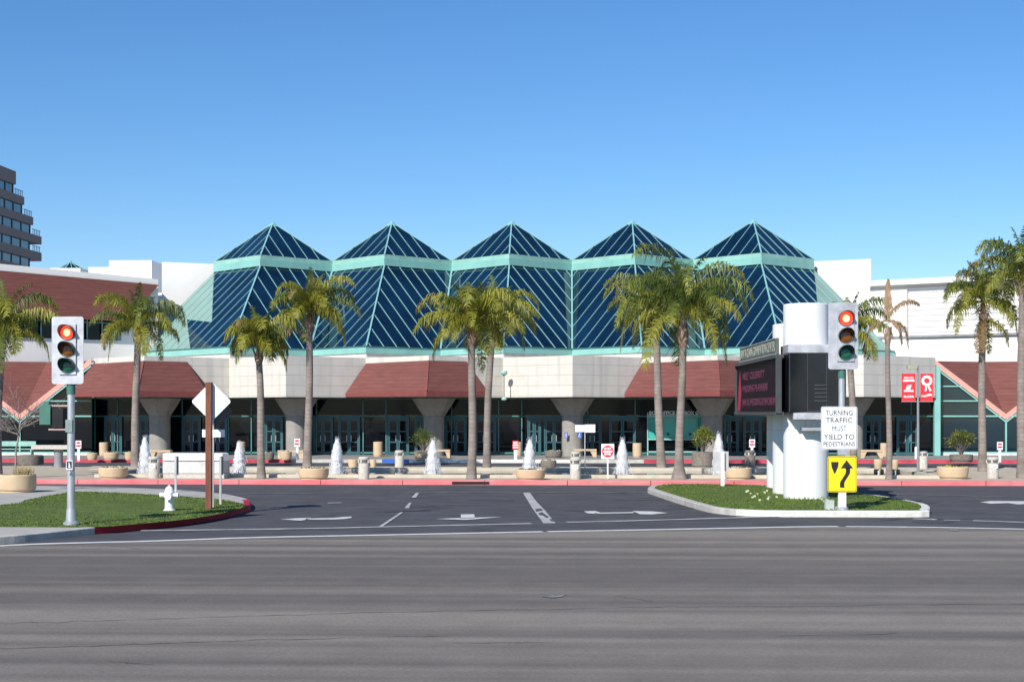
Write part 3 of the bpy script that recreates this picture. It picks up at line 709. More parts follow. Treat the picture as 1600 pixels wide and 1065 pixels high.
# sphere camera and bracket on the fascia
x, y = P(787.5, 83.2); L0 = thing('globe_lamp', (x, 83.3, 0), 'small globe fitting on a thin conduit against the concrete fascia', 'lamp')
b = MB(); b.tube([(0, -.1, 3.5), (0, -.1, 4.75)], .035, 8); b.build('conduit', column_conc, L0)
b = MB(); b.lathe([(.05, 4.72), (.17, 4.80), (.2, 4.9), (.16, 5.0)], 14, (0, -.1, 0)); b.build('globe', turq_pale, L0)
b = MB(); b.lathe([(.06, 3.3), (.16, 3.36), (.12, 3.48)], 12, (0, -.1, 0)); b.build('cap', turq_pale, L0)

# ================================================================== FAR TOWER, SMALL PYRAMID
T = thing('office_tower', (*P(0, 300), 0), 'brown stepped office tower with blue ribbon windows at the left edge', 'building')
t0 = Vector(P(0, 300)); dirT = (Vector(P(25, 308)) - t0).normalized(); out_n = Vector((-dirT.y, dirT.x)); out_n = out_n if out_n.x < 0 else -out_n
def tl(px):
    lo, hi = -60.0, 80.0
    for _ in range(40):
        mid = (lo + hi) / 2; q = t0 + dirT * mid; dd = -q.x * math.sin(TH) + q.y * math.cos(TH); uu = (q.x * math.cos(TH) + q.y * math.sin(TH)) / dd * F + CXP
        if uu < px: lo = mid
        else: hi = mid
    return lo
def tz(y): return CAMH + (HY - y) * 300 / F
rows = [((258, 279), 25, tower_c), ((279, 294), 23.5, tower_g), ((294, 307), 38, tower_c), ((307, 322), 37, tower_g), ((322, 335), 52, tower_c), ((335, 350), 50, tower_g), ((350, 363), 65, tower_c), ((363, 377), 49, tower_g), ((377, 391), 65, tower_c), ((391, 405), 49, tower_g), ((405, 640), 49, tower_c)]
for (ya, yb), pe, mm in rows:
    e = tl(pe); s = -40; ins_ = .0 if mm is tower_c else .5
    b = MB(); p0 = t0 + dirT * s + out_n * ins_; p1 = t0 + dirT * e + out_n * ins_
    b.prism([tuple(p0), tuple(p1), tuple(p1 + out_n * 26), tuple(p0 + out_n * 26)], tz(yb), tz(ya))
    o = b.build('stone_band' if mm is tower_c else 'window_band', mm, T, loc=(-T.location.x, -T.location.y, 0))
    if mm is tower_g:
        b = MB()
        for k in range(13):
            q = p0 + (p1 - p0) * (k / 12); b.box((q.x, q.y, (tz(ya) + tz(yb)) / 2), (.2, .3, tz(ya) - tz(yb) - .02), math.atan2(dirT.y, dirT.x))
        b.build('window_posts', dgrey, o)
    elif pe < 66 and ya < 380 and ya > 258:
        b = MB()
        for k in range(5): q = t0 + dirT * (e - .4 - k * .9) + out_n * .3; b.box((q.x, q.y, tz(ya) + .6), (.1, .1, 1.2))
        qa = t0 + dirT * e + out_n * .3; qb = t0 + dirT * (e - 4.5) + out_n * .3; b.bar((*qa, tz(ya) + 1.2), (*qb, tz(ya) + 1.2), .1); b.build('railing', dgrey, o)
x, y = P(110, 125); T2 = thing('distant_pyramid_pavilion', (x, y, 0), 'small dark green glass pyramid peeping over the left roof', 'building')
zb = Zy(421, 125); za = Zy(408.5, 125); b = MB(); r = 1.25
cs = [(-r, 0), (0, -r), (r, 0), (0, r)]
for i in range(4): b.face([(*cs[i], zb), (*cs[(i + 1) % 4], zb), (0, 0, za)])
b.build('pyramid_roof', bglass, T2)
b = MB()
for c_ in cs: b.bar((*c_, zb), (0, 0, za), .07)
for t_ in (.33, .66): b.bar((-r + r * t_, -r * t_, zb), (0, 0, za), .05); b.bar((r * t_, -r + r * t_, zb), (0, 0, za), .05)
b.lathe([(.2, za - .12), (.05, za + .1)], 8); b.build('roof_bars', mull, T2)
b = MB(); b.box((0, 0, zb / 2), (2.6, 2.6, zb - .01)); b.build('pavilion_body', white_wall, T2)

# ================================================================== MARQUEE SIGN
mx_, my_ = P(1259, 42.0)
M_ = thing('marquee_sign', (mx_, my_, KZ), 'white twin-drum marquee sign with black display box on the grass island', 'sign')
def Lm(px, d): x, y = P(px, d); return (x - mx_, y - my_)
def rnd(mb, c, r, z0, z1, n=40):
    mb.lathe([(r, z0), (r, z0 + .03), (r, z0 + 2.2), (r, z1 - .06), (r, z1 - .02), (r - .02, z1)], n, (c[0], c[1], 0))
b = MB(); rnd(b, (0, 0), .635, 0, Zy(473, 41.4) - KZ); b.build('front_drum', drum_m, M_)
b = MB(); rnd(b, Lm(1240, 44.6), .63, 0, Zy(505, 44) - KZ); b.build('rear_drum', drum_m, M_)
b = MB(); rnd(b, Lm(1222, 48.2), .5, 0, 2.4); b.build('rear_support_drum', drum_m, M_)
# display box: runs back from the street
f0 = Vector(Lm(1232, 40.9)); f1 = Vector(Lm(1322, 40.9)); r0 = Vector(Lm(1222, 41.3)); rb_ = Vector(Lm(1157, 49.3)); re_ = rb_ + (f1 - r0)
zb0, zb1 = Zy(644, 41) - KZ, Zy(551, 41) - KZ
b = MB(); b.prism([tuple(f0), tuple(f1), tuple(re_), tuple(rb_ + Vector((.12, 0))), tuple(r0 + Vector((.12, .02)))], zb0, zb1); bxo = b.build('display_box', black_p, M_)
b = MB(); b.prism([tuple(f0 + Vector((.0, .06))), tuple(f1 + Vector((-.02, .06))), tuple(f1 + Vector((-.02, 1.5))), tuple(f0 + Vector((.0, 1.5)))], zb1 + .002, Zy(538, 41) - KZ); b.build('silver_cap', plate_m, bxo)
b = MB()
for t_ in (.02, .33, .66, .98): q = f0 + (f1 - f0) * t_; b.box((q.x, q.y - .004, (zb0 + zb1) / 2), (.018, .012, zb1 - zb0 - .02))
b.box((*((f0 + f1) / 2 + Vector((0, -.004))), zb0 + .03), ((f1 - f0).length - .04, .012, .03))
b.build('panel_seams', dgrey, bxo)
b = MB()
for k in range(5): b.box((*(f0 + (f1 - f0) * .56 + Vector((0, -.015))), zb0 + .32 + k * .11), (.36, .03, .035))
b.build('vent_louvre', dgrey, bxo)
# led face
ld = (rb_ - r0); Ls = ld.length; ang = math.atan2(ld.y, ld.x); nl = Vector((-ld.y, ld.x)).normalized(); nl = nl if nl.x < 0 else -nl
def onface(t, off): q = r0 + ld * t + nl * off; return q
zt = Zy(558, 41.3) - KZ
b = MB(); b.prism([tuple(onface(0, 0)), tuple(onface(1, 0)), tuple(onface(1, .12)), tuple(onface(0, .12))], zb0, zt); led = b.build('led_screen', led_m, M_)
b = MB()
for zz in (zb0 - .03, zt + .03): q0, q1 = onface(0, .08), onface(1, .08); b.bar((*q0, zz), (*q1, zz), .26, .10)
for t_ in (0.0, 1.0): q = onface(t_, .1); b.box((q.x, q.y, (zb0 + zt) / 2), (.09, .16, zt - zb0 + .05), ang)
b.build('screen_frame', mat('screen_frame_metal', (.06, .065, .07), .45, .4), led)
rotT = (PI / 2, 0, ang + PI)
def onled(t, z, off): q = onface(t, off); return (q.x, q.y, z)
hz = zt - zb0
text('display_text', 'MEET CELEBRITY', .30, led_t, led, onled(.83, zb0 + hz * .74, .13), rot=rotT, fitw=4.4, align='LEFT', bold=.012)
text('display_text', 'WEDDING PLANNERS', .30, led_t, led, onled(.83, zb0 + hz * .48, .13), rot=rotT, fitw=5.0, align='LEFT', bold=.012)
text('display_text', 'JAN 8 & WEDDING SYMPOSIUM', .30, led_t, led, onled(.83, zb0 + hz * .20, .13), rot=rotT, fitw=6.3, align='LEFT', bold=.012)
b = MB(); q = [onled(.99, zb0 + .02, .13), onled(.93, zb0 + hz * .5, .13), onled(.90, zb0 + .02, .13)]
b.face([onled(.985, zb0 + .04, .125), onled(.90, zb0 + .04, .125), onled(.865, zb0 + hz * .45, .125), onled(.91, zb0 + hz * .92, .125), onled(.95, zb0 + hz * .45, .125)][::-1]); b.build('display_graphic', led_r, led)
# name board on top
b = MB(); q0, q1 = onface(.06, .0), onface(.93, .0); z0n, z1n = zt + .10, zt + .56
b.prism([tuple(q0), tuple(q1), tuple(q1 + nl * .1), tuple(q0 + nl * .1)], z0n, z1n); nb = b.build('name_board', plq, M_)
text('name_lettering', 'SANTA CLARA CONVENTION CENTER', .40, plq_t, nb, onled(.495, (z0n + z1n) / 2, .105), rot=rotT, fitw=6.7, bold=.01)
b = MB()
for z_ in (z0n + .02, z1n - .0): b.bar((*(q0 + nl * .05), z_), (*(q1 + nl * .05), z_), .13, .03)
b.build('board_rim', steel, nb)
# brackets below
b = MB(); q = Lm(1263, 40.95); b.box((q[0], q[1] + .4, zb0 - .10), (.84, .9, .19)); q = Lm(1270, 41.0); b.box((q[0], q[1] + .3, zb0 - .47), (.56, .5, .09)); b.box((q[0], q[1] + .45, zb0 - .3), (.3, .3, .3)); b.build('grey_bracket', plate_m, M_)

# ================================================================== TRAFFIC SIGNALS
def signal(px, base_py, head_px, ytop, ybot, wpx, lensys, lens_px, label, baseplate=True, pole_r=.065):
    d = D(base_py, KZ); x, y = P(px, d); t = thing('traffic_signal', (x, y, KZ), label, 'traffic light', 'red traffic signals')
    s = d / F; zt = Zy(ytop, d) - KZ; zb = Zy(ybot, d) - KZ; hx = (head_px - px) * s
    b = MB(); b.tube([(0, 0, 0), (0, 0, zb + .15)], [pole_r * 1.15, pole_r], 18)
    if baseplate: b.lathe([(pole_r * 2.3, 0), (pole_r * 2.3, .05), (pole_r * 1.5, .10), (pole_r * 1.3, .35)], 16)
    b.build('pole', steel, t)
    b = MB(); b.tube([(0, 0, zb - .22), (0, 0, zb + .06)], pole_r * 1.25, 16); b.build('slip_fitter', dgreen, t)
    W = wpx * s; Hh = zt - zb; b = MB(); yb_ = -.12
    n = 6; rc = .06; out = []
    for cx, cz, a0 in ((hx + W / 2 - rc, zt - rc, 0), (hx - W / 2 + rc, zt - rc, PI / 2), (hx - W / 2 + rc, zb + rc, PI), (hx + W / 2 - rc, zb + rc, 1.5 * PI)):
        for k in range(n + 1): aa = a0 + k * PI / 2 / n; out.append((cx + rc * math.cos(aa), cz + rc * math.sin(aa)))
    i = len(b.v); N = len(out)
    b.face([(p[0], yb_, p[1]) for p in out]); b.face([(p[0], yb_ + .012, p[1]) for p in reversed(out)])
    for k in range(N): p, q = out[k], out[(k + 1) % N]; b.face([(p[0], yb_, p[1]), (p[0], yb_ + .012, p[1]), (q[0], yb_ + .012, q[1]), (q[0], yb_, q[1])])
    b.build('back_plate', plate_m, t)
    r = 12.0 * s * (1.0); lx = (lens_px - px) * s
    zs = [Zy(v, d) - KZ for v in lensys]
    b = MB(); b.box((lx, .02, (zs[0] + zs[2]) / 2), (r * 2.15, .24, zs[0] - zs[2] + 2.3 * r)); hs = b.build('housing', dgreen, t)
    b = MB(); b.box((lx, yb_ - .02, (zs[0] + zs[2]) / 2), (r * 2.2, .035, zs[0] - zs[2] + 2.25 * r)); b.build('door_panel', plate_m, t)
    for k, z in enumerate(zs):
        # tunnel visor with sloping cut
        b = MB(); n = 28
        for j in range(n):
            a0, a1 = 2 * PI * j / n, 2 * PI * (j + 1) / n
            def dep(a): return .06 + .26 * max(0, (math.sin(a) + .75) / 1.75)
            for ra, fl in ((r, 1), (r - .012, -1)):
                p = [(lx + ra * math.cos(a0), yb_ - .035, z + ra * math.sin(a0)), (lx + ra * math.cos(a1), yb_ - .035, z + ra * math.sin(a1)), (lx + ra * math.cos(a1), yb_ - dep(a1), z + ra * math.sin(a1)), (lx + ra * math.cos(a0), yb_ - dep(a0), z + ra * math.sin(a0))]
                b.face(p if fl > 0 else p[::-1], True)
            b.face([(lx + ra_ * math.cos(aa), yb_ - dep(aa), z + ra_ * math.sin(aa)) for ra_, aa in ((r, a0), (r, a1), (r - .012, a1), (r - .012, a0))])
        vs = b.build('visor', mat('visor_dark_green', (.035, .06, .055), .5, .4) if 'visor_dark_green' not in MATS else MATS['visor_dark_green'], t)
        b = MB(); n = 24; i0 = len(b.v); R = r - .02
        rings = [(R, 0), (R * .8, -.018), (R * .5, -.03), (0.001, -.036)]
        for q in range(len(rings) - 1):
            b.cur = 1 if (k == 0 and q >= 2) else 0
            for j in range(n):
                a0, a1 = 2 * PI * j / n, 2 * PI * (j + 1) / n
                b.face([(lx + rings[q][0] * math.cos(a0), yb_ - .045 + rings[q][1], z + rings[q][0] * math.sin(a0)), (lx + rings[q][0] * math.cos(a1), yb_ - .045 + rings[q][1], z + rings[q][0] * math.sin(a1)),
                        (lx + rings[q + 1][0] * math.cos(a1), yb_ - .045 + rings[q + 1][1], z + rings[q + 1][0] * math.sin(a1)), (lx + rings[q + 1][0] * math.cos(a0), yb_ - .045 + rings[q + 1][1], z + rings[q + 1][0] * math.sin(a0))], True)
        b.build('lens', [(lens_r, lens_h)[0], lens_h] if k == 0 else [lens_a if k == 1 else lens_g], t, label=('lit red lens', 'unlit amber lens', 'unlit green lens')[k])
    return t, d, s
tL, dL, sL = signal(111, 820, 108.5, 495, 600, 50, (520, 546, 571.5), 109, 'red traffic signal on steel pole at the left lawn edge by the kerb', pole_r=.075)
# its pedestrian head and arms
zA = Zy(634, dL) - KZ; zB = Zy(671, dL) - KZ; xb = (72 - 111) * sL
b = MB(); b.tube([(0, 0, zA), (xb + .05, 0, zA)], .022, 8); b.tube([(0, 0, zB), (xb + .05, 0, zB)], .022, 8); b.build('side_arm', mat('pinkish_arm', (.45, .33, .30), .5, .4), tL)
b = MB(); b.box((xb, .05, (Zy(626, dL) + Zy(670, dL)) / 2 - KZ), (.24, .30, (670 - 640) * sL)); b.box((xb, .05, Zy(630, dL) - KZ), (.12, .14, .10)); ph = b.build('pedestrian_head', dgreen, tL)
b = MB(); b.box((xb + .26, .12, (zA + zB) / 2), (.24, .34, .42)); b.build('pedestrian_visor', black_m, tL)
b = MB(); b.box((-.01, -.02, Zy(665, dL) - KZ), (.15, .2, .27)); b.build('terminal_box', mat('grey_green_box', (.22, .29, .27), .5, .4), tL)
b = MB(); zP = Zy(726, dL) - KZ; b.box((0, -.10, zP), (.14, .03, .20)); pb = b.build('push_button_sign', sign_w, tL)
b = MB(); b.box((0, -.118, zP + .01), (.11, .012, .15)); b.build('sign_field', sign_k, pb)
b = MB(); b.tube([(.0, -.127, zP + .045), (0, -.135, zP + .045)], .014, 8); b.face([(-.015, -.128, zP - .05), (.03, -.128, zP - .05), (.015, -.128, zP + .03), (-.005, -.128, zP + .03)]); b.build('walking_symbol', sign_w, pb)
b = MB(); b.tube([(0, -.08, zP - .16), (0, -.13, zP - .16)], .035, 12); b.build('push_button', steel, tL)
tR, dR, sR = signal(1315, 796, 1316, 473, 577, 46, (498, 524.5, 551), 1320, 'red traffic signal with road signs on the island beside the marquee', pole_r=.075)
def rsign(parent, cx, cz, W, Hh, y, m, mb_, rim, r=.05, name='sign_panel', ri=.03, bw=.012):
    def rr(w_, h_, rc): 
        out = []
        for sx, sz, a0 in ((1, 1, 0), (-1, 1, PI / 2), (-1, -1, PI), (1, -1, 1.5 * PI)):
            for k in range(6): aa = a0 + k * PI / 10; out.append((cx + sx * (w_ / 2 - rc) + rc * math.cos(aa), cz + sz * (h_ / 2 - rc) + rc * math.sin(aa)))
        return out
    def slab(o, y0, y1):
        b = MB(); b.face([(p[0], y0, p[1]) for p in o]); b.face([(p[0], y1, p[1]) for p in reversed(o)])
        for k in range(len(o)): p, q = o[k], o[(k + 1) % len(o)]; b.face([(p[0], y0, p[1]), (p[0], y1, p[1]), (q[0], y1, q[1]), (q[0], y0, q[1])])
        return b
    pn = slab(rr(W, Hh, r), y, y + .008).build(name, m, parent)
    if rim:
        slab(rr(W - ri, Hh - ri, r * .8), y - .003, y - .001).build('border', mb_, pn)
        slab(rr(W - ri - 2 * bw, Hh - ri - 2 * bw, r * .7), y - .006, y - .004).build('field', m, pn)
    return pn
s = sR; W = 56 * s; Hh = 67 * s; cz = Zy(668.5, dR) - KZ; cx = (1310 - 1315) * s
sg_ = rsign(tR, cx, cz, W, Hh, -.11, sign_w, sign_k, True, name='turning_traffic_sign')
for i, (tx, yy, sz, wpx) in enumerate((('TURNING', 645, 11.5, 42), ('TRAFFIC', 656.7, 11.5, 41), ('MUST', 669.5, 11.5, 22), ('YIELD TO', 682.5, 11.5, 47), ('PEDESTRIANS', 693.5, 9.5, 49))):
    text('sign_lettering', tx, sz * s, sign_k, sg_, (cx, -.119, Zy(yy, dR) - KZ), fitw=wpx * s, ext=.001, bold=.0 if tx == 'MUST' else .001)
cx2 = (1314.5 - 1315) * s; cz2 = Zy(740, dR) - KZ; W2 = 45 * s; H2 = 56 * s
sy = rsign(tR, cx2, cz2, W2, H2, -.13, sign_y, sign_k, True, name='keep_right_sign')
b = MB(); q = lambda px, py: ((px - 1315) * s, -.139, Zy(py, dR) - KZ)
def flat(b, pts): pts = [q(*p) for p in pts]; b.face(pts[::-1])
flat(b, [(1297, 721), (1309, 721), (1308, 729), (1303.5, 739), (1302, 739), (1298, 729)])
flat(b, [(1321, 718), (1331.5, 731), (1312, 731)][::1])
pth = smoothline([((p[0]), p[1]) for p in ((1323, 730), (1323, 738), (1318.5, 746), (1314.5, 753), (1314.5, 761))], 5)
for k in range(len(pth) - 1): flat(b, [(pth[k].x - 3.4, pth[k].y), (pth[k].x + 3.4, pth[k].y), (pth[k + 1].x + 3.4, pth[k + 1].y + .02), (pth[k + 1].x - 3.4, pth[k + 1].y + .02)])
for f in range(len(b.f)): pass
b.build('keep_right_arrow', sign_k, sy)
b = MB(); b.box((0, -.06, (Zy(772, dR) - KZ) / 2), (.19, .10, Zy(760, dR) - KZ)); b.build('white_post_sleeve', white_p, tR)
b = MB(); b.box((0, -.05, Zy(706, dR) - KZ), (.22, .16, .14)); b.build('sign_clamp', steel, tR)
b = MB(); b.box((-.28, .2, .12), (.22, .22, .24)); b.build('junction_box', mat('pale_green_box', (.45, .5, .47), .7, .3), tR)

# ================================================================== SIGN POSTS
d = D(795, KZ); s = d / F; x, y = P(326.5, d); zz = lambda py: Zy(py, d) - KZ
t = thing('sign_post', (x, y, KZ), 'back of a white diamond sign on a rust brown square post', 'sign')
b = MB(); b.box((0, 0, zz(597) / 2), (9 * s, 9 * s, zz(597))); b.build('post', brown_p, t)
b = MB(); c = zz(627); r = 30 * s; xo = (329 - 326.5) * s; n = 5; o = []
for k in range(4):
    a = k * PI / 2; o += [(xo + (r - .04) * math.cos(a) - .03 * math.sin(a), c + (r - .04) * math.sin(a) + .03 * math.cos(a)) if 0 else (xo + r * math.cos(a + da), c + r * math.sin(a + da)) for da in (-.06, .06)]
def slab(o, y0, y1):
    b = MB(); b.face([(p[0], y0, p[1]) for p in o]); b.face([(p[0], y1, p[1]) for p in reversed(o)])
    for k in range(len(o)): p, q_ = o[k], o[(k + 1) % len(o)]; b.face([(p[0], y0, p[1]), (p[0], y1, p[1]), (q_[0], y1, q_[1]), (q_[0], y0, q_[1])])
    return b
slab(o, .07, .08).build('diamond_panel', sign_w, t)
d = D(794.0, KZ); s = d / F; x, y = P(332.5, d + .35)
t = thing('sign_post', (x, y, KZ), 'shaded grey diamond sign and small plate on a thin grey post', 'sign')
b = MB(); b.box((0, 0, zz(655) / 2), (3.5 * s, 3.5 * s, zz(620))); b.build('post', steel, t)
b = MB(); xo = 7 * s; c = zz(642); r = 23 * s; o = [(xo + r * math.cos(k * PI / 2 + da), c + r * math.sin(k * PI / 2 + da)) for k in range(4) for da in (-.06, .06)]
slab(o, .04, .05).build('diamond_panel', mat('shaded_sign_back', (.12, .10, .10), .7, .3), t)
o = [((p[0] - 332.5) * s, zz(p[1])) for p in ((316, 683), (352, 683), (352, 671), (316, 671))]
slab(o, .0 - .03, -.02).build('small_plate', sign_w, t)
for px, py, lb in ((274.5, 768, 'thin grey marker post standing behind the hydrant'), (344.5, 788, 'thin grey marker post right of the brown sign post')):
    d = D(py, KZ); s = d / F; x, y = P(px, d); t = thing('marker_post', (x, y, KZ), lb, 'post', 'thin marker posts on the lawn')
    h = Zy(713, d) - KZ; b = MB(); b.box((0, 0, h / 2), (3.2 * s, .05, h)); b.build('post', steel, t)
    b = MB(); b.box((1.3 * s, .03, h - 14 * s), (5.5 * s, .03, 29 * s)); b.build('marker_plate', dgrey, t)
# hydrant
d = D(798, KZ); s = d / F; x, y = P(264.5, d); t = thing('fire_hydrant', (x, y, KZ), 'white fire hydrant on the left lawn near the red kerb', 'hydrant')
q = 40 * s / .66
b = MB(); b.lathe([(.155 * q, 0), (.155 * q, .035 * q), (.115 * q, .05 * q), (.108 * q, .36 * q), (.135 * q, .37 * q), (.135 * q, .41 * q), (.10 * q, .42 * q)], 20); b.build('barrel', white_p, t)
b = MB(); b.lathe([(.12 * q, .42 * q), (.125 * q, .46 * q), (.13 * q, .48 * q), (.11 * q, .53 * q), (.09 * q, .60 * q), (.05 * q, .635 * q), (.03 * q, .64 * q), (.03 * q, .67 * q)], 18); b.build('bonnet', white_p, t)
b = MB(); b.tube([(-.21 * q, 0, .41 * q), (.21 * q, 0, .41 * q)], .055 * q, 12); b.tube([(-.24 * q, 0, .41 * q), (-.2 * q, 0, .41 * q)], .068 * q, 8); b.tube([(.24 * q, 0, .41 * q), (.2 * q, 0, .41 * q)], .068 * q, 8); b.build('side_outlet', white_p, t)
b = MB(); b.tube([(0, 0, .38 * q), (.02, -.19 * q, .38 * q)], .075 * q, 12); b.tube([(.02, -.17 * q, .38 * q), (.02, -.22 * q, .38 * q)], .09 * q, 8); b.build('front_outlet', white_p, t)
# white post with grey board
d = D(759, KZ); s = d / F; x, y = P(1129, d); t = thing('board_post', (x, y, KZ), 'white post with a pale grey board on the grass before a fountain', 'sign')
h = Zy(705, d) - KZ; b = MB(); b.box((0, 0, h / 2), (.12, .09, h)); b.build('post', white_p, t)
b = MB(); b.box((-.05, .09, h - .33), (.52, .03, .66)); b.build('board', mat('grey_board', (.50, .50, .52), .6, .3), t)

def smallsign(px, py, ytop, kind, label, z=KZ, group=None, wpx=10, hpx=14, postw=3, mtl=None):
    d = D(py, z); s = d / F; x, y = P(px, d); t = thing('post_sign', (x, y, z), label, 'sign', group)
    h = Zy(ytop, d) - z
    b = MB(); b.box((0, 0, (h - .02) / 2), (postw * s, .05, h - .04)); b.build('post', white_p, t)
    W, Hh = wpx * s, hpx * s; c = h - Hh / 2
    b = MB(); b.box((0, -.04, c), (W, .02, Hh)); pn = b.build('panel', mtl or sign_w, t)
    return t, pn, d, s, h, c, W, Hh
# do not enter
t, pn, d, s, h, c, W, Hh = smallsign(949.5, 748, 693, 0, 'square white sign with red disc on white post by the basin', wpx=20, hpx=23.5, postw=2.2)
b = MB(); n = 32; b.lathe([(W * .46, 0), (W * .46, .006)], n); o = b.build('red_disc', sign_r, pn); o.location = (0, -.052, c); o.rotation_euler = (PI / 2, 0, 0)
b = MB(); b.box((0, -.064, c), (W * .74, .006, W * .14)); b.build('white_bar', sign_w, pn)
text('sign_lettering', 'DO NOT', W * .20, sign_w, pn, (0, -.063, c + W * .22), fitw=W * .56, bold=.006)
text('sign_lettering', 'ENTER', W * .20, sign_w, pn, (0, -.063, c - W * .22), fitw=W * .52, bold=.006)
# red sign 805
t, pn, d, s, h, c, W, Hh = smallsign(805.5, 719, 688, 0, 'small red and white sign on thick white post near the doors', wpx=9.5, hpx=14, postw=4.6, mtl=sign_r)
text('sign_lettering', 'NO', W * .42, sign_w, pn, (0, -.06, c + Hh * .25), bold=.012); text('sign_lettering', 'PARKING', W * .3, sign_w, pn, (0, -.06, c - Hh * .02), fitw=W * .86, bold=.01); text('sign_lettering', 'FIRE LANE', W * .28, sign_w, pn, (0, -.06, c - Hh * .28), fitw=W * .86, bold=.01)
for px, py, yt, lb in ((464.5, 720, 685, 'red lettered no parking sign on white post before the sunlit column'), (123, 720, 688, 'red lettered no parking sign on white post before the turquoise pillar'), (1175, 719, 686, 'red lettered no parking sign on white post left of the marquee drums'), (1562, 722, 690, 'red lettered no parking sign on white post at the far right')):
    t, pn, d, s, h, c, W, Hh = smallsign(px, py, yt, 0, lb, wpx=9, hpx=12.5, postw=4.0, group='no parking posts along the entrance kerb')
    text('sign_lettering', 'NO', W * .4, sign_r, pn, (0, -.06, c + Hh * .22), bold=.012); text('sign_lettering', 'PARKING', W * .3, sign_r, pn, (0, -.06, c - Hh * .15), fitw=W * .84, bold=.01)
# white wide sign
d = D(733, KZ); s = d / F; x, y = P(914, d); t = thing('direction_sign', (x, y, KZ), 'blank bright white double board on a thin grey pole before the column', 'sign')
h = Zy(663, d) - KZ; b = MB(); b.tube([(0, 0, 0), (0, 0, h)], 1.1 * s, 8); b.build('pole', steel, t)
b = MB(); b.box((-7.7 * s, -.04, h - 6 * s), (15 * s, .03, 11 * s), .05); b.box((8 * s, -.045, h - 6 * s), (16 * s, .03, 12.4 * s), -.05); b.build('board', sign_w, t)
# blue access signs on column
for px, lb, w_ in ((884.5, 'small blue wheelchair sign, the left one on the column', 5.2), (905.5, 'larger blue wheelchair sign hung right of the column', 7.5)):
    d = 83.1; s = d / F; x, y = P(px, d); t = thing('access_sign', (x, y + (-.0 if px < 890 else -.05), Zy(684, d)), lb, 'sign', 'blue wheelchair signs by the column')
    b = MB(); b.box((0, 0, 4.5 * s), (w_ * s, .02, 9 * s)); b.build('panel', sign_b, t)
    b = MB(); b.tube([(0, -.02, 6.9 * s), (0, -.03, 6.9 * s)], .8 * s, 8); b.box((0, -.02, 4.6 * s), (.9 * s, .01, 3 * s)); b.box((.6 * s, -.02, 3.6 * s), (1.8 * s, .01, .8 * s))
    for k in range(12): a0 = PI * .6 + k * PI * 1.3 / 12; b.box((-.1 * s + 1.7 * s * math.cos(a0), -.02, 3.2 * s + 1.7 * s * math.sin(a0)), (.6 * s, .01, .6 * s))
    b.build('wheelchair_symbol', sign_w, t)
# banner lamp post
d = 61.5; s = d / F; x, y = P(1434.5, d); t = thing('banner_lamp_post', (x, y, KZ), 'grey lamp post with two red banners by the right palms', 'lamp post'); zz = lambda py: Zy(py, d) - KZ
b = MB(); b.tube([(0, 0, 0), (0, 0, zz(570))], [.06, .045], 12); b.build('pole', grey_p, t)
b = MB(); b.box((-9.5 * s, 0, zz(573.5)), (15 * s, .22, 5.5 * s)); b.box((-2 * s, 0, zz(574)), (5 * s, .06, 2 * s)); b.build('lamp_head', mat('lamp_head_olive', (.40, .40, .27), .5, .4), t)
b = MB(); 
for yv in (582.5, 627): b.bar((-26 * s, 0, zz(yv)), (24 * s, 0, zz(yv)), .025)
b.build('banner_arms', steel, t)
for x0, x1, kd in ((-25.5, -4, 0), (3.5, 23, 1)):
    b = MB(); b.box(((x0 + x1) / 2 * s, -.01, zz(605)), ((x1 - x0) * s, .012, 43.5 * s)); bn = b.build('banner', ban_r, t)
    cx = (x0 + x1) / 2 * s
    if kd == 0:
        text('banner_lettering', 'SANTA CLARA', 3.2 * s, sign_w, bn, (cx, -.03, zz(590)), fitw=15 * s, bold=.006); text('banner_lettering', 'SUSTAINABLE', 4.0 * s, sign_w, bn, (cx, -.03, zz(594.5)), fitw=17.5 * s, bold=.012)
        b = MB(); b.face([(cx - 5 * s, -.03, zz(608)), (cx + 2.5 * s, -.03, zz(608)), (cx + 4.5 * s, -.03, zz(601)), (cx - 2.2 * s, -.03, zz(601.6))]); b.build('banner_emblem', sign_w, bn)
        text('banner_lettering', 'CONVENTION', 3.4 * s, sign_w, bn, (cx, -.03, zz(610.5)), fitw=15 * s, bold=.01); text('banner_lettering', 'PLAZA', 4.2 * s, sign_w, bn, (cx, -.03, zz(619.5)), fitw=16 * s, bold=.006)
    else:
        b = MB(); n = 22; R1, R0 = 8.0 * s, 4.3 * s; zc = zz(594.5)
        for k in range(n):
            a0, a1 = 2 * PI * k / n, 2 * PI * (k + 1) / n; w0 = 1 + .08 * (k % 2)
            b.face([(cx + R0 * math.cos(a0), -.03, zc + R0 * math.sin(a0)), (cx + R1 * w0 * math.cos(a0), -.03, zc + R1 * w0 * math.sin(a0)), (cx + R1 * w0 * math.cos(a1), -.03, zc + R1 * w0 * math.sin(a1)), (cx + R0 * math.cos(a1), -.03, zc + R0 * math.sin(a1))])
        for (xa, xb) in ((-2.2, -2.4), (.8, 5.2)): b.face([(cx + (xa + 0) * s, -.031, zz(602)), (cx + (xb - 1) * s, -.031, zz(611)), (cx + (xb + 2.4) * s, -.031, zz(610)), (cx + (xa + 2.4) * s, -.031, zz(602))])
        b.build('wreath_emblem', sign_w, bn)
        o = text('banner_lettering', 'Season of Giving', 4.4 * s, sign_w, bn, (cx, -.032, zz(617.5)), fitw=16 * s, bold=.012); o.rotation_euler = (PI / 2, -.22, 0)

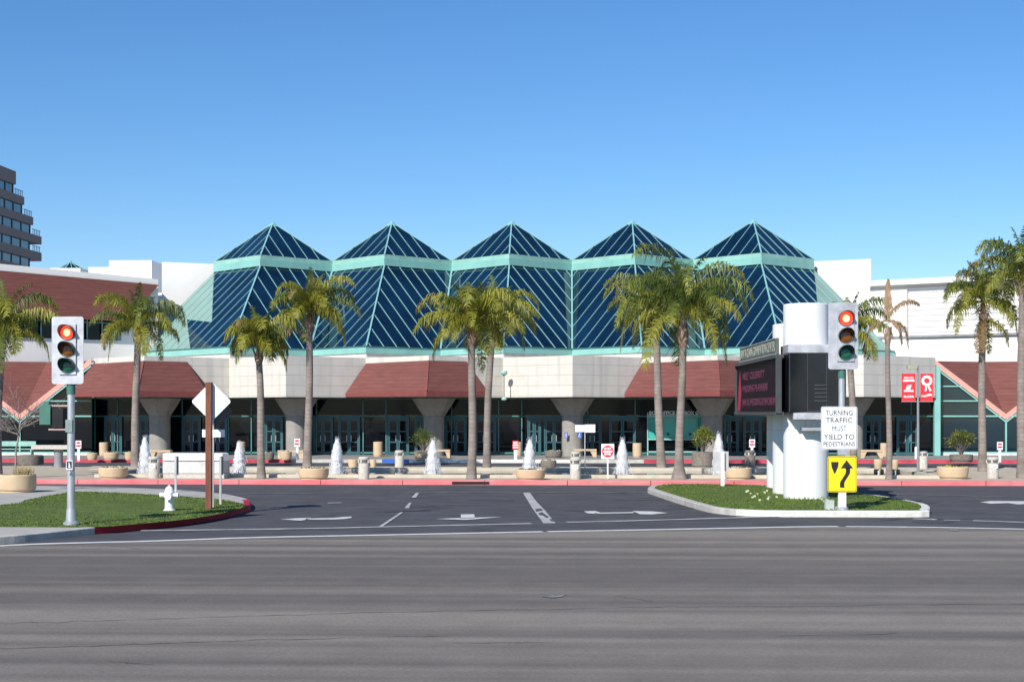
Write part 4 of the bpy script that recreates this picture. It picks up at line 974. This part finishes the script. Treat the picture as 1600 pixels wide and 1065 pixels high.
# ================================================================== FOUNTAINS
def jet(px, top, lean, label, seed):
    random.seed(seed); d = 57.0; s = d / F; x, y = P(px, d); Hj = Zy(top, d) - .18; t = thing('fountain_jet', (x, y, .18), label, 'fountain', 'white water jets in the long basin')
    b = MB()
    N = 20; K = 22; b.m = []
    ring0 = len(b.v); cx0 = 0
    for k in range(K):
        u = k / (K - 1); rr = (.25 - .09 * u ** .7) * max(.12, 1 - max(0, u - .55) ** 1.9 * 3.3) * (1 + .06 * math.sin(k * 1.3 + seed)); cx0 = lean * .10 * u
        for j in range(N): a = 2 * PI * j / N; r = max(.012, rr * (1 + random.uniform(-.14, .14) + .10 * math.sin(j * 2.5 + seed + .25 * k))); b.v.append((cx0 + r * math.cos(a), r * math.sin(a), .01 + u * Hj * .97 + random.uniform(-.03, .03)))
    for k in range(K - 1):
        for j in range(N): b.f.append((ring0 + k * N + j, ring0 + k * N + (j + 1) % N, ring0 + (k + 1) * N + (j + 1) % N, ring0 + (k + 1) * N + j)); b.m.append(0); b.sm.append(True)
    for k in range(60):
        a = random.uniform(0, 2 * PI); v = random.uniform(.08, .30); top_ = Hj * random.uniform(.3, .85); q = 9; off = random.uniform(.02, .1); ln = random.uniform(.1, .35)
        for i in range(q):
            if random.random() < .45: continue
            u0 = .35 + .65 * i / q; u1 = u0 + .05
            def pp(u): z = top_ * (1 - ((u - .4) / .6) ** 2); r = off + v * u * u * 1.15; return (r * math.cos(a) + lean * .07, r * math.sin(a), max(0, z))
            b.tube([pp(u0), pp(u1)], [.011, .007], 4, cap=False)
    for k in range(800):
        a = random.uniform(0, 2 * PI); z = Hj * random.random() ** 1.25 * 1.04; r = random.uniform(.10, .36) * (1.02 - .72 * z / Hj); q = random.uniform(.005, .015)
        c = (r * math.cos(a) + lean * .08 * z / Hj, r * math.sin(a), z); a2 = random.uniform(0, PI); dx, dy = q * math.cos(a2), q * math.sin(a2); b.face([(c[0] - dx, c[1] - dy, c[2]), (c[0] + dx, c[1] + dy, c[2]), (c[0], c[1], c[2] + q * 2.6)])
    b.build('water_plume', jet_m, t)
    b = MB(); b.lathe([(.08, -.03), (.06, .06)], 10); b.build('nozzle', steel, t)
for i, (px, top, ln, lb) in enumerate(((228, 682, -.5, 'leftmost water jet, beside the palm before the shaded column'), (374, 690, 0, 'water jet just right of the diamond sign and white block'), (526, 684, .2, 'water jet between the flower bowl and the first litter bin pair'), (676, 686, .1, 'water jet before the shrub planter left of the paired palms'), (826, 685, .5, 'water jet rising behind the central flower bowl'), (972, 685, .2, 'water jet right of the red disc sign'), (1123, 676, 0, 'water jet behind the white post and grey board'))): jet(px, top, ln, lb, 50 + i)
random.seed(11)

# ================================================================== PLANTERS, BINS, BENCHES
def flowers(parent, r, z, n, mlist, h=.12):
    b = MB()
    for k in range(n):
        a = random.uniform(0, 2 * PI); rr = r * math.sqrt(random.random()); x, y = rr * math.cos(a), rr * math.sin(a); b.cur = 0 if random.random() < .65 else 1
        hh = z + random.uniform(.02, h); q = random.uniform(.02, .05)
        for j in range(3): a2 = random.uniform(0, 2 * PI); b.face([(x, y, z), (x + q * math.cos(a2), y + q * math.sin(a2), hh - .02), (x + q * math.cos(a2 + 1.2), y + q * math.sin(a2 + 1.2), hh)])
    return b.build('flowers', mlist, parent)
def bowl(px, py, w, ytop, label, m=planter_m, fl=True, z=KZ, cols=None, taper=.94, group='round concrete flower bowls'):
    d = D(py, z); s = d / F; r = w * s / 2; x, y = P(px, d + r); h = (py - ytop) * s * 1.0
    t = thing('flower_bowl', (x, y, z), label, 'planter', group)
    b = MB(); b.lathe([(r * .90 * taper, 0), (r * .90 * taper, .05), (r * taper, .07), (r, h * .6), (r, h - .03), (r - .03, h), (r - .10, h), (r - .12, h - .07)], 36); b.build('bowl', m, t)
    b = MB(); b.lathe([(r - .115, h - .09), (r - .3 if r > .4 else r * .5, h - .055)], 24); b.build('soil', soil_m, t)
    if fl: flowers(t, r * .8, h - .07, int(260 * r), cols or [leaf_d, fl_w])
    return t, r, h
for px, py, w_, yt, lb in ((177, 748, 46, 730.5, 'tan flower bowl at the basin, leftmost of the big bowls'), (490, 749, 48, 731.5, 'tan flower bowl with white blooms under the second tall palm'), (829, 750, 47, 733.5, 'tan flower bowl in front of the middle water jet'), (1153, 749, 43, 731, 'tan flower bowl right of the white post on the island')):
    bowl(px, py, w_, yt, lb)
bowl(1488.5, 748.5, 49, 729.5, 'tan flower bowl with yellow blooms at the right', cols=[leaf_d, fl_y])
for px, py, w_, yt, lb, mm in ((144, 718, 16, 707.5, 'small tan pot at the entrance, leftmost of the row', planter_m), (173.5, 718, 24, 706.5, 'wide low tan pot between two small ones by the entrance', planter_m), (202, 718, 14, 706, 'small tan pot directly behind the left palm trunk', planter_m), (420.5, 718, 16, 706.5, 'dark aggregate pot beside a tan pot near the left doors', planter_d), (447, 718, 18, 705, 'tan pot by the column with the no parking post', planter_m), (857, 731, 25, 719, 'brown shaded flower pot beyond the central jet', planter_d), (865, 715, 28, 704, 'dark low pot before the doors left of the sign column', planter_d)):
    bowl(px, py, w_, yt, lb, m=mm, group='small pots by the entrance', z=KZ)
for px, py, w_, yt, lb in ((162, 712, 13.5, 691, 'tall tan cylinder pot at left between low pots'), (376.5, 716, 13, 690, 'tall tan cylinder pot behind the second water jet'), (590.5, 713, 14.5, 690, 'tall tan cylinder pot left of the shrub planter'), (809, 712, 13, 690.5, 'tall tan cylinder pot behind the red sign'), (995.5, 714, 14, 692, 'tall tan cylinder pot before the ticket windows'), (1381, 713, 11, 692, 'tall tan cylinder pot beside the dead palm')):
    bowl(px, py, w_, yt, lb, fl=False, taper=1.0, group='tall tan cylinder pots')
def litter(px, py, w, ytop, label, sticker=False, dark=False):
    d = D(py, KZ); s = d / F; r = w * s / 2; x, y = P(px, d + r); h = (py - ytop) * s; t = thing('litter_bin', (x, y, KZ), label, 'litter bin', 'round concrete litter bins')
    b = MB(); b.lathe([(r * .96, 0), (r, .03), (r, h * .70), (r * .97, h * .72)], 28); b.build('body', planter_d if dark else bin_m, t)
    b = MB(); b.lathe([(r * .90, h * .72), (r * .90, h * .87)], 28); b.build('opening', bin_d, t)
    for k in range(4):
        b = MB(); a = PI / 4 + k * PI / 2 + .4; b.box((r * .93 * math.cos(a), r * .93 * math.sin(a), h * .795), (.06, .06, h * .15), a); b.build('lid_support', bin_m, t)
    b = MB(); b.lathe([(r * .98, h * .87), (r, h * .89), (r, h * .96), (r * .85, h)], 28); b.build('lid', planter_d if dark else bin_m, t)
    if sticker:
        b = MB(); b.box((0, -r - .006, h * .56), (r * 1.1, .01, h * .17)); st = b.build('notice', sign_w, t)
        b = MB(); b.box((0, -r - .012, h * .58), (r * .8, .004, h * .02)); b.box((0, -r - .012, h * .54), (r * .7, .004, h * .02)); b.build('notice_print', grey_p, st)
litter(240.5, 747, 17.5, 713, 'litter bin with white notice right of the leftmost jet', True)
litter(568.5, 748.5, 17, 713.5, 'litter bin in front of the stools, right of the third jet')
litter(624, 733, 14, 703.5, 'slim litter bin farther back beside the fourth jet')
litter(899, 748.5, 17, 715, 'litter bin with white notice left of the red disc sign', True)
litter(899.5, 733, 15, 705.5, 'litter bin standing behind another in front of the column')
litter(1442, 732.5, 14.5, 704, 'litter bin at the foot of the banner lamp post')
litter(1551, 747.5, 18, 714, 'litter bin with white notice at the far right', True)
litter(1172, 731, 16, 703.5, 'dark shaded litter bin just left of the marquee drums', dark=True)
# shrub planters
def shrub(px, py, w, ytop, yshrub, label, m, ws, kind='bush', seed=1):
    random.seed(seed); d = D(py, KZ); s = d / F; r = w * s / 2; x, y = P(px, d + r); h = (py - ytop) * s
    t = thing('planted_tub', (x, y, KZ), label, 'planter', 'large tubs with shrubs')
    b = MB(); b.lathe([(r * .92, 0), (r * .92, .06), (r, .1), (r, h - .03), (r - .04, h), (r - .12, h), (r - .14, h - .08)], 32); b.build('tub', m, t)
    b = MB(); b.lathe([(r - .13, h - .1), (r * .4, h - .06)], 20); b.build('soil', soil_m, t)
    hs = (ytop - yshrub) * s; R = ws * s / 2; b = MB()
    for k in range(26 if kind == 'bush' else 60):
        a = random.uniform(0, 2 * PI); el = random.uniform(.1, 1.5); L = random.uniform(.55, 1.0)
        tip = Vector((math.cos(a) * math.cos(el) * R * L, math.sin(a) * math.cos(el) * R * L, h + hs * (.30 + .62 * math.sin(el) * L)))
        b.cur = 1; b.tube([(0, 0, h - .05), tuple(tip * .5 + Vector((0, 0, h * .5 + .05))), tuple(tip)], [.02, .012, .004], 4, cap=False)
        b.cur = 0 if random.random() < .7 else 2
        for j in range(46 if kind == 'bush' else 26):
            v = Vector((random.gauss(0, 1), random.gauss(0, 1), random.gauss(0, .8))) * (.11 if kind == 'bush' else .10); c = tip + v; dr = (v + Vector((0, 0, .05))).normalized() * random.uniform(.07, .17)
            sd_ = dr.cross(Vector((random.uniform(-1, 1), random.uniform(-1, 1), .3))).normalized() * random.uniform(.012, .03)
            b.face([tuple(c - sd_), tuple(c + sd_), tuple(c + dr)])
    b.build('foliage', [leaf_d, bark_m, frond_y], t)
shrub(662, 718, 30, 704, 667, 'tan tub with leafy bush left of the middle columns', planter_m, 34, seed=3)
shrub(1098, 731, 35, 706, 668, 'dark tub with dense bush before the ticket windows', planter_d, 36, seed=4)
shrub(1502, 722, 36, 710, 668, 'dark tub with spiky shrub before the right glass wall', planter_d, 46, kind='spiky', seed=5)
random.seed(21)
# big planter with bare tree at left
d = D(770, KZ); s = d / F; r = 30 * s; x, y = P(26, d + r); h = 28 * s
t = thing('large_planter', (x, y, KZ), 'large round tan planter holding dry grass at the left edge', 'planter')
b = MB(); b.lathe([(r * .90, 0), (r * .90, .07), (r * .97, .08), (r, .16), (r, h - .03), (r - .03, h), (r - .12, h), (r - .14, h - .1)], 44); b.build('bowl', planter_m, t)
b = MB(); b.lathe([(r - .13, h - .12), (r * .5, h - .08)], 24); b.build('soil', soil_m, t)
b = MB()
for k in range(300):
    a = random.uniform(0, 2 * PI); rr = .28 * math.sqrt(random.random()); X, Y = .25 + rr * math.cos(a), rr * math.sin(a) - .1; hh = random.uniform(.1, .36); a2 = random.uniform(0, 6.3)
    b.face([(X - .01, Y, h - .08), (X + .01, Y, h - .08), (X + .15 * math.cos(a2), Y + .15 * math.sin(a2), h + hh)])
b.build('dry_grass', drygrass, t)
t2 = thing('bare_tree', (x - 2 * s, y, KZ + h - .08), 'leafless young tree growing out of the large left planter', 'tree')
b = MB(); H1 = (735 - 650) * s
b.tube([(0, 0, 0), (.02, 0, H1 * .5), (.10, 0, H1 * .75), (.16, 0, H1)], [.035, .03, .028, .022], 8); b.build('trunk', bark_m, t2)
b = MB()
def branch(p, dr, L, r, lv):
    p = Vector(p); pts = [p]; dv = Vector(dr).normalized()
    for i in range(4):
        dv = (dv + Vector((random.gauss(0, .12), random.gauss(0, .12), random.gauss(.03, .08)))).normalized(); pts.append(pts[-1] + dv * L / 4)
    b.tube([tuple(q) for q in pts], [r, r * .85, r * .7, r * .55, r * .4], 4, cap=False)
    if lv > 0:
        for k in range(5):
            q = pts[random.randint(1, 4)]; nd = (dv + Vector((random.gauss(0, .7), random.gauss(0, .7), random.gauss(.1, .5)))).normalized(); branch(q, nd, L * random.uniform(.5, .8), r * .55, lv - 1)
for k in range(11):
    a = k * 2 * PI / 11 + random.uniform(-.2, .2); el = random.uniform(.35, 1.2)
    branch((.13 + .02 * math.cos(a), 0, H1 * random.uniform(.72, 1)), (math.cos(a) * math.cos(el), math.sin(a) * math.cos(el), math.sin(el)), random.uniform(.7, 1.15), .016, 2)
b.build('branches', bark_m, t2)

# white block
d = D(747.5, KZ); s = d / F; x, y = P(309, d + .5); t = thing('concrete_block_wall', (x, y, KZ), 'long pale concrete block with slanted end behind the hydrant', 'block')
h = 39.5 * s
b = MB(); b.box((-.03, 0, h * .11), (96 * s, 1.0, h * .2)); b.build('base', bin_m, t)
b = MB(); b.box((-.05, .0, h * .46), (95 * s, 1.06, h * .49)); b.build('body', mat('pale_block', (.60, .60, .58), .8, .3, var=.07, dirt=.25), t)
b = MB(); b.prism([(-49 * s, -.58), (45 * s, -.58), (52 * s, -.3), (40 * s, .58), (-49 * s, .58)], h * .72, h); b.build('cap', mat('pale_cap', (.74, .74, .72), .8, .3, var=.04), t)
# benches
def bench(px, py, wpx, label, z=KZ):
    d = D(py, z); s = d / F; x, y = P(px, d + .3); t = thing('concrete_bench', (x, y, z), label, 'bench', 'tan concrete benches by the columns'); W = wpx * s
    b = MB(); b.box((0, 0, .40), (W, .5, .10)); b.build('seat', planter_m, t)
    for sgn in (-1, 1):
        b = MB(); f = [(sgn * W * .5, -.25), (sgn * W * .5, .25)]
        x0, x1, x2 = sgn * W * .5, sgn * W * .36, sgn * W * .22
        q = [(x0, 0), (x1 - 0, 0), (x2, .35), (x0, .35)]
        b.face([(p[0], -.22, p[1]) for p in q]); b.face([(p[0], .22, p[1]) for p in q[::-1]])
        for k in range(4): p, r_ = q[k], q[(k + 1) % 4]; b.face([(p[0], -.22, p[1]), (p[0], .22, p[1]), (r_[0], .22, r_[1]), (r_[0], -.22, r_[1])])
        b.build('leg', planter_m, t)
bench(914, 714, 36, 'tan bench behind the thin white board pole'); bench(1361, 715.5, 34, 'tan bench right of the yellow road sign'); bench(690, 715, 27, 'tan bench between shrub tub and paired palms'); bench(455, 716.5, 40, 'tan bench at the foot of the sunlit column behind a no parking post'); bench(252, 716, 32, 'tan bench at the shaded column behind the leftmost jet')
def stool(px, py, wpx, ytop, label, legs=False):
    d = D(py, KZ); s = d / F; W = wpx * s; x, y = P(px, d + W / 2); h = (py - ytop) * s; t = thing('concrete_stool', (x, y, KZ), label, 'stool', 'tan concrete stools on the plaza')
    z0 = h * .38 if legs else 0
    b = MB(); b.lathe([(W * .40, z0), (W * .5, z0 + (h - z0) * .5), (W * .5, h - .02), (W * .46, h)], 20); b.build('seat', planter_m, t)
    if legs:
        b = MB(); b.lathe([(W * .16, 0), (W * .13, z0)], 10); b.build('pedestal', sign_w, t)
        for sgn in (-1, 1): b = MB(); b.tube([(sgn * W * .38 - .02, 0, z0 * .5), (sgn * W * .38 + .08, 0, z0 * .5)], z0 * .5, 14); b.build('dark_foot', black_m, t)
stool(551.5, 731.5, 15, 717.5, 'tan stool left of the litter bin, beside the third jet'); stool(583, 731.5, 9, 717.5, 'narrow tan stool right of the litter bin by the third jet')
stool(1372, 742, 13, 717.5, 'tan stool with dark feet left of the dead palm', True); stool(1398, 742, 11, 718, 'tan stool with dark feet right of the dead palm', True)
d = D(730, KZ); s = d / F; x, y = P(91.5, d + .2); t = thing('stone_table', (x, y, KZ), 'pale slab table on a round pedestal behind the left signal', 'table')
h = (730 - 695) * s; b = MB(); b.lathe([(7.5 * s, 0), (6.5 * s, h * .3), (7 * s, h - 7 * s)], 20); b.build('pedestal', grey_p, t)
b = MB(); b.box((-10 * s, 0, h - 3.4 * s), (58 * s, .7, 6.5 * s)); b.build('slab', bin_m, t)
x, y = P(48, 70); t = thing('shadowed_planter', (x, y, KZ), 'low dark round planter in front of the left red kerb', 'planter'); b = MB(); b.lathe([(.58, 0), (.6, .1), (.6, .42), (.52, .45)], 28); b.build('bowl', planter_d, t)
x, y = P(24, 84.2 - 1.5); t = thing('park_bench', (x, y, KZ), 'teal slatted bench before the left glass wall', 'bench')
b = MB(); b.box((0, 0, .42), (2.2, .4, .05)); b.build('seat', turq_pale, t); b = MB(); b.box((0, .2, .72), (2.2, .04, .28)); b.build('backrest', turq_pale, t)
for q in (-.95, .95): b = MB(); b.box((q, 0, .2), (.06, .4, .4)); b.build('leg', turq_pale, t)
d = D(731, KZ); x, y = P(1461 - 29, 78); t = thing('white_bollard', (x, y, KZ), 'short white bollard beside the litter bin at the banner post', 'bollard'); b = MB(); b.lathe([(.1, 0), (.1, .6), (.07, .66)], 14); b.build('body', white_p, t); b = MB(); b.lathe([(.13, 0), (.13, .03)], 14); b.build('foot', steel, t)

# flowers by marquee
b = MB(); 
for k in range(900):
    px = random.uniform(1165, 1300); py = random.uniform(768, 786) if px < 1210 else random.uniform(778, 789); x, y = G(px, py, KZ); hh = random.uniform(.03, .13); b.cur = 1 if random.random() < .03 else 0; q = .04 if b.cur else .02; a = random.uniform(0, PI)
    if b.cur: 
        for j in range(5): a2 = j * 1.26; b.face([(x, y, KZ + hh), (x + .035 * math.cos(a2), y + .02 * math.sin(a2) - .02, KZ + hh + .035 * math.sin(a2)), (x + .035 * math.cos(a2 + .9), y - .02, KZ + hh + .035 * math.sin(a2 + .9))])
    else: b.face([(x - q * math.cos(a), y - q * math.sin(a), KZ), (x + q * math.cos(a), y + q * math.sin(a), KZ), (x + random.uniform(-.05, .05), y, KZ + hh)])
b.build('flower_bed', [blade_m, fl_w], kind='stuff', label='low white flowers round the marquee drums')

# ================================================================== PALMS
def frond(b, root, az, el, L, droop, mi, leaf=.42, hang=.8, dens=1.0, tipm=None):
    """arching rachis with hanging leaflets"""
    N = 16; p = Vector(root); e = el; pts = [p.copy()]; hd = Vector((math.cos(az), math.sin(az), 0)); dirs = []
    for i in range(N):
        dv = hd * math.cos(e) + Vector((0, 0, math.sin(e))); dirs.append(dv); p = p + dv * (L / N); pts.append(p.copy()); e -= droop / N * (.45 + 1.3 * i / N)
        e = max(e, -1.45)
    dirs.append(dirs[-1])
    b.cur = mi; b.tube([tuple(q) for q in pts], [.030 - .026 * i / N for i in range(N + 1)], 4, cap=False)
    side = hd.cross(Vector((0, 0, 1)))
    nl = int(80 * dens)
    for k in range(nl):
        t = .10 + .90 * (k + random.random() * .6) / nl; f = min(t * N, N - .001); i = int(f); q = pts[i].lerp(pts[i + 1], f - i); dv = dirs[i]
        ll = leaf * (math.sin(PI * min(1, .12 + t * .86)) ** .55) * random.uniform(.75, 1.15)
        for sg in (-1, 1):
            if random.random() < .08: continue
            m_ = mi
            if tipm is not None and random.random() < max(0, (t - .55) * 1.6): m_ = tipm
            b.cur = m_
            up = random.uniform(-.5, .55)
            d0 = (side * sg * random.uniform(.5, .9) + dv * random.uniform(.25, .6) + Vector((0, 0, up))).normalized()
            m1 = q + d0 * ll * .42
            d1 = (d0 * (1 - hang) + Vector((random.gauss(0, .10), random.gauss(0, .10), -1)) * hang).normalized()
            m2 = m1 + d1 * ll * random.uniform(.6, .95)
            wv = dv.cross(d0).cross(d0).normalized() * .016 if random.random() < .5 else dv * .016
            wv = dv * random.uniform(.014, .027)
            b.face([tuple(q - wv * .7), tuple(q + wv * .7), tuple(m1 + wv), tuple(m1 - wv)])
            b.face([tuple(m1 - wv), tuple(m1 + wv), tuple(m2)])
def palm(px, base_py, z, top_px, top_py, wpx, label, R=2.2, seed=1, nf=19, fronds=None, skirt=0, tw=None, yellow=.35, dead=False, boot=.5, d=None, flare=1.25, el_rng=(-.2, 1.45), d_top=0, leaf=.60):
    random.seed(seed); d = d or D(base_py, z); s = d / F; x, y = P(px, d); t = thing('palm_tree', (x, y, z), label, 'palm tree', 'queen palms along the plaza')
    H_ = Zy(top_py, d) - z; tx = (top_px - px) * s; r0 = wpx * s / 2
    b = MB(); n = 12; pts = []; rad = []
    for k in range(n + 1):
        u = k / n; pts.append((tx * (u ** 1.3) + .03 * math.sin(u * 5 + seed), 0, H_ * u)); rad.append(r0 * ((flare - 1) * max(0, 1 - u * 9) + 1.06 - .22 * u) * (1 + random.uniform(-.02, .02)))
    b.tube(pts, rad, 14); b.build('trunk', trunk_m, t)
    top = Vector(pts[-1])
    if boot:
        b = MB(); b.tube([tuple(top + Vector((0, 0, -.05))), tuple(top + Vector((0, 0, boot * .3))), tuple(top + Vector((0, 0, boot)))], [r0 * .95, r0 * 1.25, r0 * .35], 10)
        for k in range(16): a = random.uniform(0, 6.3); b.bar(tuple(top + Vector((r0 * .6 * math.cos(a), r0 * .6 * math.sin(a), random.uniform(0, .2)))), tuple(top + Vector((r0 * 1.7 * math.cos(a), r0 * 1.7 * math.sin(a), random.uniform(.3, .6)))), .03, .012)
        b.build('leaf_bases', shaft_m, t)
    root = top + Vector((0, 0, boot * .8 + .35)); b = MB()
    L0 = R * 1.45
    if not dead:
        for k in range(3): frond(b, root + Vector((0, 0, .1)), seed + k * 2.1, 1.5 - .06 * k, R * random.uniform(.75, 1.0), .5 + .35 * k, 0, leaf=leaf * .45, hang=.35, dens=.6)
        b.cur = 2; b.tube([tuple(top + Vector((0, 0, boot * .5))), tuple(root + Vector((0, 0, .5)))], [r0 * .75, r0 * .3], 8)
        b.cur = 0
    if fronds:
        for az, el, L, dr, mi in fronds: frond(b, root, az, el, L, dr, mi, tipm=2, leaf=leaf, hang=.7)
    else:
        for k in range(nf):
            u = (k + .5) / nf; el = el_rng[1] - (el_rng[1] - el_rng[0]) * u ** 1.15 + random.uniform(-.12, .12); az = k * 2.399 + seed + random.uniform(-.25, .25)
            mi = 0 if random.random() > yellow + .45 * (u > .62) * (random.random() < .7) else 1
            L = L0 * random.uniform(.82, 1.12) * (1 if u < .6 else .84)
            frond(b, root, az, el, L, random.uniform(1.7, 2.5) + .5 * (el > .9), mi, tipm=2 if random.random() < .18 else 1, leaf=leaf * random.uniform(.85, 1.1), hang=random.uniform(.5, .8))
        for k in range(skirt):
            az = random.uniform(0, 6.3); frond(b, top + Vector((0, 0, .1)), az, -.5 + random.uniform(-.3, .3), L0 * random.uniform(.6, .8), 1.6, random.choice((1, 2)), leaf=leaf * .8, hang=.85, dens=.7)
    b.build('crown', [frond_g, frond_y, frond_b] if not dead else [frond_dead, frond_dead, frond_b], t)
palm(-5, 748, KZ, 2, 545, 13, 'palm cut by the left edge, its fronds hanging over the wing', R=2.15, seed=2, nf=18, yellow=.5)
palm(211.5, 731, KZ, 214, 535, 12, 'palm left of the diamond sign with a sparse crown', R=2.05, seed=3, nf=17, yellow=.45)
palm(409.5, 747, KZ, 404, 564, 12, 'shorter palm with crown tucked beside its taller neighbour', R=1.35, seed=4, nf=15, yellow=.5)
palm(481, 729, KZ, 484, 512, 12, 'tall palm with round crown before the second pyramid', R=2.05, seed=5, nf=21, yellow=.5, el_rng=(-.1, 1.5))
palm(737, 748, KZ, 738, 535, 13, 'left palm of the crossed pair before the middle pyramid', R=1.95, seed=6, nf=20, yellow=.6)
palm(759.5, 735, KZ, 769, 524, 11.5, 'right palm of the crossed pair with brown collar', R=1.95, seed=8, nf=18, yellow=.5, boot=.55)
palm(1033, 731, KZ, 1024, 514, 12.5, 'palm leaning left behind the flared trunk before the fourth pyramid', R=2.2, seed=9, nf=19, yellow=.4, boot=.6)
palm(1062, 748, KZ, 1066, 540, 13, 'large palm with flared trunk base and shaggy brown collar', R=2.75, seed=10, nf=23, yellow=.25, boot=1.2, flare=1.9, leaf=.70)
palm(1334, 735, KZ, 1328, 545, 11, 'palm whose crown shows behind the right signal', R=1.7, seed=12, nf=15, yellow=.25)
palm(1388.5, 748.5, KZ, 1388, 535, 9, 'dead palm with a bare trunk and few brown fronds', R=1.5, seed=13, dead=True, boot=.6, leaf=.26,
     fronds=[(0.25, 1.15, 1.7, 2.0, 0), (1.3, 1.45, 1.6, .25, 0), (3.0, -.2, 1.7, 2.6, 0), (.1, -.1, 1.5, 2.7, 0), (5.6, -.3, 1.2, 2.4, 0)])
palm(1534, 736, KZ, 1536, 500, 12, 'palm with trailing skirt of fronds before the ribbed wall', R=1.95, seed=14, nf=16, yellow=.5, skirt=4)
palm(1597, 746, KZ, 1598, 458, 15, 'tallest palm, cut by the right edge of the view', R=2.1, seed=15, nf=19, yellow=.4, skirt=2, d=55.3)
